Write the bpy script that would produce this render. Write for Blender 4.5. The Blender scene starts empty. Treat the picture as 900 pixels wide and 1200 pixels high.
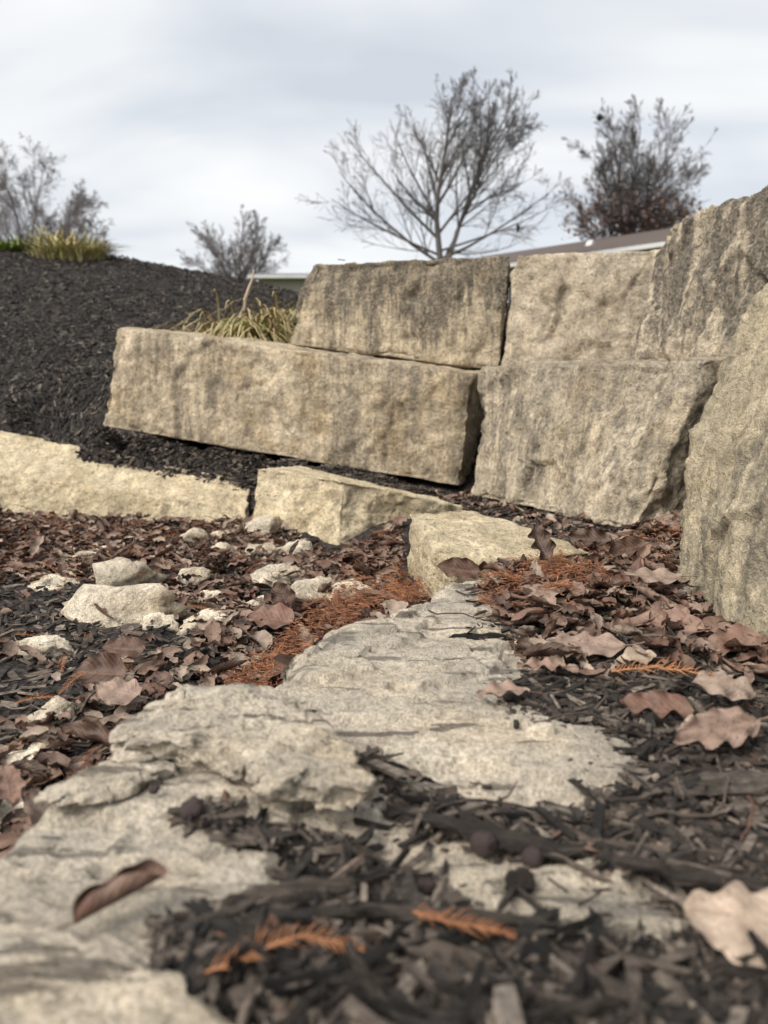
import bpy, math, random
import numpy as np
from mathutils import Vector, Matrix, Euler
random.seed(7)
RNG = np.random.default_rng(11)
S = bpy.context.scene
COL = S.collection

# ------------------------------------------------------------------ camera
CAM_H, FPX, HORIZON = 0.35, 900.0, 456.0
PITCH = math.atan((600 - HORIZON) / FPX)
cam = bpy.data.cameras.new('camera')
cam.sensor_fit = 'VERTICAL'; cam.sensor_height = 36.0; cam.sensor_width = 27.0
cam.lens = 36.0 * FPX / 1200.0
cam.clip_start = 0.02; cam.clip_end = 3000
cam.dof.use_dof = True; cam.dof.focus_distance = 1.35; cam.dof.aperture_fstop = 4.4
cam_ob = bpy.data.objects.new('camera', cam); COL.objects.link(cam_ob)
cam_ob.location = (0, 0, CAM_H); cam_ob.rotation_euler = (math.pi / 2 - PITCH, 0, 0)
S.camera = cam_ob
S.render.resolution_x = 768; S.render.resolution_y = 1024

# ------------------------------------------------------------------ node helper
class NT:
    def __init__(s, tree): s.t = tree; s.n = tree.nodes; s.l = tree.links
    def add(s, kind, ins=None, **props):
        n = s.n.new(kind)
        for k, v in props.items(): setattr(n, k, v)
        for k, v in (ins or {}).items(): s.put(n.inputs[k], v)
        return n
    def put(s, sock, v):
        if isinstance(v, bpy.types.NodeSocket): s.l.new(v, sock)
        elif isinstance(v, bpy.types.Node): s.l.new(v.outputs[0], sock)
        else:
            if sock.type == 'RGBA' and len(v) == 3: v = (*v, 1)
            sock.default_value = v
    def math(s, op, a, b=0.0, clamp=False):
        n = s.n.new('ShaderNodeMath'); n.operation = op; n.use_clamp = clamp
        s.put(n.inputs[0], a); s.put(n.inputs[1], b); return n.outputs[0]
    def noise(s, vec, scale, detail=4, rough=.55, dist=0.0):
        n = s.add('ShaderNodeTexNoise', {'Scale': scale, 'Detail': detail, 'Roughness': rough, 'Distortion': dist})
        if vec is not None: s.l.new(vec, n.inputs['Vector'])
        return n.outputs['Fac']
    def ramp(s, fac, stops, interp='LINEAR'):
        n = s.n.new('ShaderNodeValToRGB'); r = n.color_ramp; r.interpolation = interp
        while len(r.elements) < len(stops): r.elements.new(.5)
        for e, (p, c) in zip(r.elements, stops):
            e.position = p; e.color = (c, c, c, 1) if not hasattr(c, '__len__') else (*c, 1)
        s.put(n.inputs[0], fac); return n.outputs[0]
    def mix(s, fac, a, b, mode='MIX'):
        n = s.n.new('ShaderNodeMix'); n.data_type = 'RGBA'; n.blend_type = mode
        s.put(n.inputs[0], fac); s.put(n.inputs[6], a); s.put(n.inputs[7], b); return n.outputs[2]
    def mapping(s, vec, scale=(1, 1, 1), rot=(0, 0, 0), loc=(0, 0, 0)):
        n = s.n.new('ShaderNodeMapping'); s.l.new(vec, n.inputs[0])
        n.inputs[1].default_value = loc; n.inputs[2].default_value = rot; n.inputs[3].default_value = scale
        return n.outputs[0]

# ------------------------------------------------------------------ world, sun, exposure
SUN_EL, SUN_AZ = math.radians(46), math.radians(-128)     # from the left, behind the camera
W = bpy.data.worlds.new('World'); S.world = W; W.use_nodes = True
w = NT(W.node_tree); w.n.clear()
tc = w.add('ShaderNodeTexCoord').outputs['Generated']
sky = w.add('ShaderNodeTexSky'); sky.sky_type = 'NISHITA'; sky.sun_disc = False
sky.sun_elevation = SUN_EL; sky.sun_rotation = SUN_AZ
skyb = w.mix(1.0, sky.outputs[0], (.05, .05, .05), 'MULTIPLY')
sep = w.add('ShaderNodeSeparateXYZ', {0: tc})
den = w.math('ADD', w.math('ABSOLUTE', sep.outputs[2]), .34)
cv = w.add('ShaderNodeCombineXYZ', {0: w.math('DIVIDE', sep.outputs[0], den), 1: w.math('DIVIDE', sep.outputs[1], den), 2: 0.0}).outputs[0]
cl = w.noise(w.mapping(cv, (1.0, 2.0, 1), (0, 0, .22), (3.1, 1.75, 0)), 1.25, 4, .45, .3)
cloud = w.ramp(cl, [(.36, (.226, .239, .258)), (.46, (.266, .276, .289)), (.55, (.309, .314, .318)), (.66, (.345, .345, .342))])
both = w.mix(.90, skyb, cloud)
bg = w.add('ShaderNodeBackground', {'Color': both, 'Strength': 1.0})
w.l.new(bg.outputs[0], w.add('ShaderNodeOutputWorld').inputs[0])
sun = bpy.data.lights.new('sun', 'SUN'); sun.energy = 1.5; sun.angle = math.radians(38); sun.color = (1, .94, .85)
sun_ob = bpy.data.objects.new('sun', sun); COL.objects.link(sun_ob)
sun_dir = Vector((math.sin(SUN_AZ) * math.cos(SUN_EL), math.cos(SUN_AZ) * math.cos(SUN_EL), math.sin(SUN_EL)))
sun_ob.rotation_euler = sun_dir.to_track_quat('Z', 'Y').to_euler(); sun_ob.location = (0, 0, 20)
vs = S.view_settings
vs.view_transform = 'Standard'; vs.look = 'None'; vs.gamma = 1; vs.use_curve_mapping = False; vs.exposure = 1.62
S.render.engine = 'CYCLES'; S.cycles.use_denoising = True; S.cycles.max_bounces = 6

# ------------------------------------------------------------------ survey: photograph bearings -> places in metres
CT, ST = math.cos(PITCH), math.sin(PITCH)
def ray(px, py):
    a, b = (px - 450) / FPX, (600 - py) / FPX
    return np.array([a, CT + b * ST, -ST + b * CT])
def PX(px, py, y):                       # the point at ground distance y
    d = ray(px, py); return np.array([0, 0, CAM_H]) + d * (y / d[1])
def GZ(px, py, z=0.0):                   # the point at height z
    d = ray(px, py); return np.array([0, 0, CAM_H]) + d * ((z - CAM_H) / d[2])
def poly(pts, z=0.0): return np.array([GZ(x, y, z)[:2] for x, y in pts])

# ------------------------------------------------------------------ numpy noise
_perm = RNG.permutation(256); _perm = np.concatenate([_perm, _perm, _perm])
_g = RNG.normal(size=(256, 3)); _g /= np.linalg.norm(_g, axis=1)[:, None]
def perlin(p):
    i = np.floor(p).astype(int); f = p - i; i &= 255
    u = f * f * f * (f * (f * 6 - 15) + 10); out = 0
    for dx in (0, 1):
        wx = u[:, 0] if dx else 1 - u[:, 0]
        for dy in (0, 1):
            wy = u[:, 1] if dy else 1 - u[:, 1]
            for dz in (0, 1):
                wz = u[:, 2] if dz else 1 - u[:, 2]
                h = _perm[_perm[_perm[(i[:, 0] + dx) & 255] + ((i[:, 1] + dy) & 255)] + ((i[:, 2] + dz) & 255)]
                out = out + wx * wy * wz * ((f - np.array([dx, dy, dz])) * _g[h]).sum(1)
    return out * 1.6
def fbm(p, oct=4, gain=.5):
    a, s, o = 1.0, 1.0, 0
    for k in range(oct): o = o + a * perlin(p * s + 17.3 * k); a *= gain; s *= 2.03
    return o
_rnd = RNG.random(256)
def worley(p, ids=False):
    i = np.floor(p).astype(int); f = p - i
    f1 = np.full(len(p), 9.0); f2 = f1.copy(); ident = np.zeros(len(p), int); vec = np.zeros((len(p), 3))
    for dx in (-1, 0, 1):
        for dy in (-1, 0, 1):
            for dz in (-1, 0, 1):
                h = _perm[_perm[_perm[(i[:, 0] + dx) & 255] + ((i[:, 1] + dy) & 255)] + ((i[:, 2] + dz) & 255)]
                q = np.array([dx, dy, dz]) + _g[h] * .4 + .5 - f
                d = np.sqrt((q * q).sum(1))
                f2 = np.minimum(f2, np.maximum(f1, d))
                if ids: near = d < f1; ident[near] = h[near]; vec[near] = q[near]
                f1 = np.minimum(f1, d)
    return (f1, f2, ident, vec) if ids else (f1, f2)
def facets(p):
    """broken planes: every cell its own height and tilt, so that flakes meet in sharp steps"""
    f1, f2, i, q = worley(p, True)
    return (_rnd[i] - .5) - (q * _g[i]).sum(1) * .9
def v3(x, y, z=0.0): return np.stack([x, y, np.zeros_like(x) + z], 1)
def sstep(a, b, x): t = np.clip((x - a) / (b - a), 0, 1); return t * t * (3 - 2 * t)
def inside_dist(pts, pg):                # signed distance to a polygon, positive inside
    x, y = pts[:, 0], pts[:, 1]; d = np.full(len(pts), 1e9); ins = np.zeros(len(pts), bool)
    for k in range(len(pg)):
        a, b = pg[k - 1], pg[k]; e = b - a
        t = np.clip(((x - a[0]) * e[0] + (y - a[1]) * e[1]) / (e @ e + 1e-12), 0, 1)
        d = np.minimum(d, np.hypot(x - a[0] - t * e[0], y - a[1] - t * e[1]))
        c = ((a[1] > y) != (b[1] > y)) & (x < (b[0] - a[0]) * (y - a[1]) / (b[1] - a[1] + 1e-12) + a[0])
        ins ^= c
    return np.where(ins, d, -d)

# ------------------------------------------------------------------ mesh helpers
def mesh_of(name, V, F, mat=None, smooth=True):
    me = bpy.data.meshes.new(name); V = np.asarray(V, dtype=np.float32)
    if isinstance(F, np.ndarray):
        me.vertices.add(len(V)); me.vertices.foreach_set('co', V.ravel())
        n, k = F.shape
        me.loops.add(n * k); me.loops.foreach_set('vertex_index', F.ravel().astype(np.int32))
        me.polygons.add(n); me.polygons.foreach_set('loop_start', np.arange(0, n * k, k, dtype=np.int32))
        me.update(calc_edges=True); me.validate()
    else:
        me.from_pydata([tuple(map(float, v)) for v in V], [], [tuple(map(int, f)) for f in F]); me.update()
    me.polygons.foreach_set('use_smooth', np.full(len(me.polygons), smooth))
    if mat: me.materials.append(mat)
    return me
def link(name, data, parent=None, loc=None):
    o = bpy.data.objects.new(name, data); COL.objects.link(o)
    if loc is not None: o.location = loc
    if parent is not None: o.parent = parent
    return o
def tag(o, label=None, cat=None, group=None, kind=None, tint=None):
    if label: o['label'] = label
    if cat: o['category'] = cat
    if group: o['group'] = group
    if kind: o['kind'] = kind
    if tint is not None: o['tint'] = float(tint)
    return o
def set_attr(me, name, vals):
    a = me.attributes.new(name, 'FLOAT', 'POINT'); a.data.foreach_set('value', np.asarray(vals, dtype=np.float32))
def tube_chain(P, R, n=5):
    P = np.asarray(P, float); R = np.asarray(R, float); m = len(P)
    t = np.empty_like(P); t[1:-1] = P[2:] - P[:-2]; t[0] = P[1] - P[0]; t[-1] = P[-1] - P[-2]; t /= np.sqrt((t * t).sum(1))[:, None] + 1e-9
    a = np.where((np.abs(t[:, 2]) < .9)[:, None], np.stack([t[:, 1], -t[:, 0], np.zeros(m)], 1), np.stack([np.zeros(m), t[:, 2], -t[:, 1]], 1))
    a /= np.sqrt((a * a).sum(1))[:, None] + 1e-9
    b = np.stack([t[:, 1] * a[:, 2] - t[:, 2] * a[:, 1], t[:, 2] * a[:, 0] - t[:, 0] * a[:, 2], t[:, 0] * a[:, 1] - t[:, 1] * a[:, 0]], 1)
    q = 2 * math.pi * np.arange(n) / n
    V = P[:, None] + R[:, None, None] * (np.cos(q)[None, :, None] * a[:, None] + np.sin(q)[None, :, None] * b[:, None])
    i = (np.arange(m - 1) * n)[:, None]; k = np.arange(n)[None]; k2 = (k + 1) % n
    return V.reshape(-1, 3), np.stack([i + k, i + k2, i + n + k2, i + n + k], -1).reshape(-1, 4)
class Bag:                               # many quads gathered into one mesh
    def __init__(s): s.V = []; s.F = []; s.n = 0; s.T = []
    def add(s, V, F, tint=0.0):
        s.V.append(np.asarray(V)); s.F.append(np.asarray(F) + s.n); s.n += len(V); s.T.append(np.full(len(V), tint))
    def mesh(s, name, mat, smooth=True, tint=False):
        me = mesh_of(name, np.concatenate(s.V), np.concatenate(s.F), mat, smooth)
        if tint: set_attr(me, 'tint', np.concatenate(s.T))
        return me

# ------------------------------------------------------------------ materials
def new_mat(name):
    m = bpy.data.materials.new(name); m.use_nodes = True; t = NT(m.node_tree); t.n.clear()
    b = t.add('ShaderNodeBsdfPrincipled'); t.l.new(b.outputs[0], t.add('ShaderNodeOutputMaterial').inputs[0])
    return m, t, b
def bump(t, b, h, strength=.5, dist=.004):
    n = t.add('ShaderNodeBump', {'Height': h, 'Strength': strength, 'Distance': dist}); t.l.new(n.outputs[0], b.inputs['Normal'])
def stone_mat(name, light=(.50, .43, .30), dark=(.30, .255, .185), grime=(.085, .08, .075), streak=.4, top=None, warm=.3, lean=0.0, fine=1.0, seed=0, gz=1.0, contrast=1.0, coarse=1.0, relief=1.0, grain=.75, seams=0.0, rills=0.0):
    """weathered limestone: cream and buff mottling, run-down grime streaks, coarse crystalline grain"""
    light = tuple(x * k_ for x, k_ in zip(light, (1.24, 1.22, 1.25))); dark = tuple(x * k_ for x, k_ in zip(dark, (1.24, 1.22, 1.25)))
    m, t, b = new_mat(name)
    o = t.mapping(t.add('ShaderNodeTexCoord').outputs['Object'], loc=(seed * 3.7, seed * 1.3, seed * .9))
    n1 = t.noise(t.mapping(o, (1.3, 1.3, .7)), 4.5, 6, .6, .4); n2 = t.noise(o, 19, 6, .65, .2); n3 = t.noise(o, 95, 5, .7); n4 = t.noise(o, 330, 3, .7); n5 = t.noise(o, 48, 6, .75, .6)
    c = t.mix(t.ramp(n1, [(.36, 0.0), (.62, 1.0)]), dark, light)
    c = t.mix(t.math('MULTIPLY', t.ramp(t.noise(o, 7, 4, .6), [(.48, 0.0), (.7, 1.0)]), warm), c, (.46, .32, .15))
    k = .42 * contrast * coarse
    c = t.mix(1.0, c, t.ramp(n2, [(.32, 1 - k * .8), (.5, 1.0), (.66, 1.28)]), 'MULTIPLY')
    c = t.mix(1.0, c, t.ramp(n5, [(.34, 1 - .5 * contrast * coarse), (.43, 1.0), (.60, 1.06), (.70, 1 + .25 * coarse)]), 'MULTIPLY')
    c = t.mix(1.0, c, t.ramp(n3, [(.34, 1 - .45 * contrast * grain), (.48, 1.02), (.66, 1 + .26 * grain)]), 'MULTIPLY')
    c = t.mix(1.0, c, t.ramp(n4, [(.36, 1 - .34 * grain), (.5, 1.02), (.66, 1 + .3 * grain)]), 'MULTIPLY')
    st = t.math('ADD', t.math('MULTIPLY', t.noise(t.mapping(o, (11, 11, 1.3)), 1.0, 5, .6, .5), .6), t.math('MULTIPLY', t.noise(t.mapping(o, (48, 48, 4)), 1.0, 4, .6, .3), .4))
    s1 = t.ramp(st, [(.44, 0.0), (.56, 1.0)])
    patch = t.ramp(t.noise(o, 2.6, 4, .55), [(.36, .2), (.56, 1.0)])
    g = t.math('MULTIPLY', t.math('MULTIPLY', s1, patch), streak)
    if top is not None:                     # lichen and run-off from the weathered upper edge
        z = t.add('ShaderNodeSeparateXYZ', {0: t.add('ShaderNodeTexCoord').outputs['Object']}).outputs[2]
        zz = t.math('ADD', t.math('MULTIPLY', z, 1 / gz), t.math('MULTIPLY', t.math('SUBTRACT', st, .5), 4.2))
        zz = t.math('ADD', zz, t.math('MULTIPLY', t.math('SUBTRACT', n1, .5), 1.3))
        tg = t.math('MULTIPLY', t.ramp(zz, [(.45, 0.0), (.95, 1.0)]), top)
        g = t.math('MAXIMUM', g, tg)
    g = t.math('MULTIPLY', g, t.ramp(n3, [(.3, 1.0), (.68, .55)]))
    if rills:                               # washed pale runnels through the grime
        rl = t.noise(t.mapping(o, (20, 20, 1.5), loc=(4, 2, 1)), 1.0, 6, .62, .6)
        g = t.math('MULTIPLY', g, t.ramp(rl, [(.47, 1.0), (.60, 1 - rills)]))
    c = t.mix(g, c, grime)
    if seams:                               # soil caught in the open bedding seams
        sm = t.noise(t.mapping(o, (5, 34, 34), (0, 0, .12)), 1.0, 5, .6, .25); sm = t.math('MULTIPLY', t.ramp(sm, [(.565, 0.0), (.615, 1.0)]), seams)
        c = t.mix(sm, c, (.10, .085, .07)); seam_h = sm
        c = t.mix(t.math('MULTIPLY', t.ramp(t.noise(t.mapping(o, (4, 9, 9)), 1.0, 5, .6), [(.45, 0.0), (.62, 1.0)]), .45), c, (.25, .235, .205))
    t.put(b.inputs['Base Color'], c); b.inputs['Roughness'].default_value = .93; b.inputs['Specular IOR Level'].default_value = .2
    h = t.math('ADD', t.math('ADD', t.math('MULTIPLY', n2, 1.2 * coarse), t.math('MULTIPLY', n5, 1.1 * coarse)), t.math('ADD', t.math('MULTIPLY', n3, .8 * fine), t.math('MULTIPLY', n4, .35 * fine)))
    if seams: h = t.math('SUBTRACT', h, t.math('MULTIPLY', seam_h, .5))
    bump(t, b, h, 1.0, .014 * relief)
    return m
def tint_of(t):
    a = t.add('ShaderNodeAttribute', attribute_name='tint', attribute_type='GEOMETRY').outputs['Fac']
    o = t.add('ShaderNodeAttribute', attribute_name='tint', attribute_type='OBJECT').outputs['Fac']
    return t.math('ADD', a, o)
def leaf_mat():
    m, t, b = new_mat('dry_leaf')
    ti = tint_of(t); o = t.add('ShaderNodeTexCoord'); uv = o.outputs['UV']
    c = t.ramp(ti, [(0, (.020, .012, .011)), (.2, (.055, .026, .019)), (.42, (.145, .074, .053)), (.62, (.235, .152, .117)), (.8, (.30, .24, .195)), (1, (.48, .37, .27))])
    n = t.noise(o.outputs['Object'], 60, 5, .6); n2 = t.noise(o.outputs['Object'], 240, 3, .6)
    pt = t.noise(t.mapping(o.outputs['Object'], loc=(3, 1, 2)), 26, 4, .6, .5)
    c = t.mix(t.math('MULTIPLY', t.ramp(pt, [(.42, 0.0), (.62, 1.0)]), .45), c, (.24, .175, .125))
    c = t.mix(1.0, c, t.ramp(n, [(.3, .5), (.5, .95), (.68, 1.3)]), 'MULTIPLY')
    c = t.mix(t.math('MULTIPLY', t.ramp(n2, [(.56, 0.0), (.66, 1.0)]), .6), c, (.035, .02, .015))
    s = t.add('ShaderNodeSeparateXYZ', {0: uv})
    au = t.math('ABSOLUTE', t.math('SUBTRACT', s.outputs[0], .5))
    rib = t.math('SINE', t.math('MULTIPLY', t.math('SUBTRACT', s.outputs[1], t.math('MULTIPLY', au, .7)), 56.0))
    rib = t.math('POWER', t.math('MULTIPLY', t.math('ADD', rib, 1.0), .5), 8.0)
    mid = t.ramp(au, [(0.0, 1.0), (.03, 0.0)])
    vein = t.math('MAXIMUM', rib, mid)
    c = t.mix(t.math('MULTIPLY', vein, .28), c, (.30, .19, .13))
    t.put(b.inputs['Base Color'], c); b.inputs['Roughness'].default_value = .55; b.inputs['Specular IOR Level'].default_value = .35
    bump(t, b, t.math('ADD', t.math('MULTIPLY', vein, .5), t.math('ADD', n, t.math('MULTIPLY', n2, .4))), .6, .0015)
    return m
def wood_mat(name='weathered_mulch', fs=(30, 260, 260), ns=90):
    m, t, b = new_mat(name)
    ti = tint_of(t); o = t.add('ShaderNodeTexCoord').outputs['Object']
    c = t.ramp(ti, [(0, (.014, .013, .012)), (.35, (.046, .037, .031)), (.6, (.108, .086, .070)), (.78, (.20, .168, .138)), (.86, (.13, .072, .050)), (.94, (.26, .22, .17)), (1, (.42, .36, .27))])
    f = t.noise(t.mapping(o, fs), 1.0, 5, .65, .3); n = t.noise(o, ns, 4, .6)
    c = t.mix(1.0, c, t.ramp(f, [(.3, .45), (.5, .95), (.7, 1.6)]), 'MULTIPLY')
    c = t.mix(1.0, c, t.ramp(n, [(.3, .6), (.7, 1.3)]), 'MULTIPLY')
    t.put(b.inputs['Base Color'], c); b.inputs['Roughness'].default_value = .8; b.inputs['Specular IOR Level'].default_value = .3
    bump(t, b, f, 1.0, .09 * 1.0 / fs[0])
    return m
def ground_mat():
    m, t, b = new_mat('mulch_bed')
    o = t.add('ShaderNodeTexCoord').outputs['Object']
    n = t.noise(o, 45, 6, .7); v = t.add('ShaderNodeTexVoronoi', {'Scale': 60.0}); t.l.new(t.mapping(o, (1, 2.4, 1), (0, 0, .5)), v.inputs['Vector'])
    v2 = t.add('ShaderNodeTexVoronoi', {'Scale': 38.0}); t.l.new(t.mapping(o, (2.6, 1, 1), (0, 0, .3)), v2.inputs['Vector'])
    c = t.ramp(n, [(.3, (.008, .007, .0065)), (.55, (.026, .022, .019)), (.75, (.055, .045, .038))])
    c = t.mix(.55, c, t.mix(1.0, t.ramp(v.outputs['Color'], [(.2, .25), (.9, 1.6)]), (.05, .044, .04), 'MULTIPLY'))
    c = t.mix(.3, c, t.mix(1.0, t.ramp(v2.outputs['Color'], [(.2, .25), (.9, 1.6)]), (.06, .05, .045), 'MULTIPLY'))
    y = t.add('ShaderNodeSeparateXYZ', {0: o}).outputs[1]
    lawn = t.mix(t.noise(o, 3, 5), (.05, .075, .02), (.10, .11, .04))
    c = t.mix(t.ramp(t.math('MULTIPLY', y, .02), [(.19, 0.0), (.22, 1.0)]), c, lawn)
    t.put(b.inputs['Base Color'], c); b.inputs['Roughness'].default_value = .85; b.inputs['Specular IOR Level'].default_value = .25
    bump(t, b, t.math('ADD', n, t.math('ADD', v.outputs['Distance'], v2.outputs['Distance'])), .9, .012)
    return m
def plain_mat(name, col, col2=None, scale=20, rough=.8, bd=.003, stretch=(1, 1, 1)):
    m, t, b = new_mat(name); o = t.mapping(t.add('ShaderNodeTexCoord').outputs['Object'], stretch)
    n = t.noise(o, scale, 5, .6)
    t.put(b.inputs['Base Color'], t.mix(t.ramp(n, [(.3, 0.0), (.7, 1.0)]), col, col2 or tuple(x * .6 for x in col)))
    b.inputs['Roughness'].default_value = rough; bump(t, b, n, .5, bd); return m
def tint_mat(name, stops, rough=.7):
    m, t, b = new_mat(name); o = t.add('ShaderNodeTexCoord').outputs['Object']
    c = t.mix(1.0, t.ramp(tint_of(t), stops), t.ramp(t.noise(o, 150, 3), [(.3, .7), (.7, 1.2)]), 'MULTIPLY')
    t.put(b.inputs['Base Color'], c); b.inputs['Roughness'].default_value = rough; return m
M_LEAF, M_WOOD, M_GROUND = leaf_mat(), wood_mat(), ground_mat(); M_CHIP = wood_mat('split_chip', (2.5, 22, 22), 6)
M_NEEDLE = tint_mat('cypress_needle', [(0, (.12, .045, .025)), (.5, (.28, .110, .048)), (1, (.42, .20, .09))])
M_GRASS = tint_mat('sedge_blade', [(0, (.16, .09, .045)), (.35, (.42, .34, .17)), (.6, (.44, .40, .18)), (.8, (.22, .27, .05)), (1, (.12, .20, .025))])
M_FRUIT = plain_mat('shrivelled_fruit', (.055, .032, .028), (.018, .012, .012), 160, .6, .002)
M_BARK = plain_mat('tree_bark', (.125, .11, .104), (.075, .066, .062), 14, .9, .01, (1, 1, .3))
M_BARK2 = plain_mat('tree_twig_far', (.22, .19, .185), (.13, .11, .105), 10, .9, .01)

# ------------------------------------------------------------------ the ledge surface and the ground
SLAB = poly([(505, 694), (470, 710), (440, 727), (408, 731), (377, 736), (368, 756), (346, 760), (331, 788), (292, 819), (235, 845), (150, 872), (112, 905), (55, 935), (-10, 985), (-120, 1060), (-260, 1290),
             (300, 1420), (1000, 1420), (1060, 1000), (900, 820), (790, 735), (700, 690), (600, 684)])
def slab_z(x, y, raw=False):
    p = v3(x, y); q = p[:, :2] + .012 * np.stack([fbm(p * 9 + 3, 3), fbm(p * 9 + 40, 3)], 1)
    d = inside_dist(q, SLAB)
    t = fbm(v3(x * 2.6, y * 4.2, 5.0), 4)
    lv = t * 3.2; fr = lv - np.floor(lv)
    z = .0085 * (np.floor(lv) + sstep(.93, 1.0, fr)) + .004
    z += .0013 * fbm(v3(x * 8, y * 36, 9.0), 4) + .0006 * fbm(v3(x * 60, y * 150, 2.0), 3)
    f1, f2 = worley(v3(x * 17, y * 26, 1.5)); z -= .004 * sstep(.10, 0, f2 - f1) * sstep(.1, .5, fbm(v3(x * 5, y * 5, 8.0), 2) + .2)
    pits = fbm(v3(x * 11, y * 30, 21.0), 3); z -= .007 * sstep(.42, .75, pits)
    z += .0017 * facets(v3(x * 6 + .5 * perlin(p * 9), y * 30, 3.3)) + .0005 * facets(v3(x * 40, y * 140, 1.1))
    z -= .012 * sstep(.15, .6, x) + .010 * sstep(.75, .35, y)
    dd = d + .008 * fbm(p * 40, 2)
    z -= .016 * sstep(.035, .0, dd) + .20 * sstep(.008, -.022, dd)
    return (z, d) if raw else np.where(d > -.02, z, -1.0)
COVERS = [poly(c) for c in (
    [(600, 698), (592, 735), (645, 765), (605, 798), (590, 818), (620, 840), (700, 850), (735, 872), (752, 905), (705, 930), (640, 938), (560, 925), (490, 917), (420, 888), (400, 893), (470, 935), (480, 955), (560, 960), (680, 985), (735, 1012), (770, 1045), (900, 1075), (1100, 1050), (1100, 700), (760, 640)],
    [(395, 990), (440, 1010), (500, 1032), (560, 1052), (610, 1074), (720, 1086), (840, 1085), (1000, 1120), (1100, 1450), (250, 1450), (300, 1210), (195, 1150), (120, 1112), (210, 1100), (330, 1062), (345, 1020)],
    [(205, 968), (260, 960), (330, 972), (420, 975), (440, 992), (350, 1002), (260, 994)])]
def cover(x, y):
    p = v3(x, y); q = p[:, :2] + .014 * np.stack([fbm(p * 14 + 7, 3), fbm(p * 14 + 50, 3)], 1); c = np.zeros(len(x))
    for pg in COVERS: c = np.maximum(c, sstep(-.006, .022, inside_dist(q, pg)))
    return c
CTRL = np.array([  # x, y, z of the soil
    (0, .1, -.05), (-.3, .3, -.08), (.3, .3, -.05), (0, .6, -.05), (.3, .7, -.04), (.5, .6, -.03), (.8, .6, -.03), (.2, 1.0, -.04), (.45, 1.1, -.012), (.4, 1.4, -.002), (.6, 1.5, .0), (.5, 1.75, -.01), (.7, 1.65, .0), (.85, 1.8, .02), (.66, 1.5, .0), (.75, 1.75, .01),
    (.3, 1.6, -.03), (.15, 1.75, -.06), (-.6, .5, -.12), (-.5, .9, -.11), (-.9, .9, -.11), (-.2, 1.2, -.11), (-.7, 1.4, -.10), (-.3, 1.6, -.105), (-.05, 1.6, -.09), (-.02, 1.95, -.07), (-.2, 2.0, -.105), (-1.0, 2.0, -.11), (-.6, 2.4, -.11),
    (-1.4, 2.6, -.10), (-2.5, 2.3, -.06), (-2.2, 1.3, -.1), (-1.0, 2.62, -.10), (-.5, 2.5, -.10), (-2.0, 2.85, -.10), (-1.7, 2.8, -.11), (-1.35, 2.72, -.11), (-.8, 2.6, -.11), (-.6, 2.55, -.11), (-1.2, 2.8, -.1), (-.75, 2.7, -.1), (-2.0, 3.3, .17), (-1.7, 3.24, .14), (-1.4, 3.16, .11), (-1.1, 3.02, .2), (-.95, 2.99, .178), (-.8, 2.95, .152), (-.65, 2.91, .132), (-.5, 2.87, .108), (-.35, 2.83, .086), (-.2, 2.79, .062), (-.05, 2.75, .035), (.1, 2.71, .01),
    (.1, 2.35, -.03), (.2, 2.6, -.03), (.35, 2.3, -.03), (.6, 2.2, -.02), (-.6, 3.0, .14), (-.9, 3.1, .2), (-.5, 2.82, .01), (-.65, 2.86, .01), (-.8, 2.91, .035), (-1.0, 2.99, .07), (-1.2, 3.05, .085), (-.42, 2.74, -.03), (-1.9, 2.9, -.13), (-1.6, 2.86, -.13), (-1.3, 2.80, -.13), (-1.15, 2.77, -.13), (-1.0, 2.74, -.13), (-.87, 2.71, -.13), (-.75, 2.69, -.13), (-.65, 2.67, -.13), (-.55, 2.64, -.13), (-1.3, 2.88, -.12), (-1.0, 2.82, -.12), (-.75, 2.75, -.12), (-.6, 2.71, -.12), (-.5, 2.67, -.12),
    (-2.3, 3.0, .17), (-3.2, 3.0, .2), (-1.6, 3.35, .31), (-1.1, 3.6, .46), (-.65, 3.62, .53), (-.2, 3.6, .55), (-2.2, 3.8, .5), (-3.2, 4.0, .55), (-1.3, 4.3, .66), (-.4, 4.3, .70), (.4, 3.7, .74), (1.0, 3.6, .78), (.4, 3.2, .40), (.9, 3.2, .44),
    (-2.6, 5.0, .98), (-4.0, 5.0, 1.02), (-1.3, 5.2, .93), (.2, 5.2, .86), (1.5, 4.5, .82), (-4.0, 6.4, 1.47), (-3.2, 6.4, 1.475), (-2.5, 6.4, 1.44), (-1.7, 6.4, 1.32), (-.7, 6.4, 1.13), (.3, 6.4, .98), (1.5, 6.4, .88), (-4, 7.5, 1.5), (-2.5, 7.5, 1.42), (-.7, 7.5, 1.1), (1, 7.5, .9),
    (1.4, 2.0, .7), (1.6, 1.2, .5), (1.2, .9, .35), (1.2, 1.4, .4), (1.5, 2.6, .78), (2.5, 3.0, .85), (2.5, 1.5, .75), (-6, 3, .2), (-6, 6.4, 1.45), (-4, 1, -.1), (3.5, 5, .9), (-5, 9, 1.35), (0, 9.5, 1.0), (4, 9, 1.0)])
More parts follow.
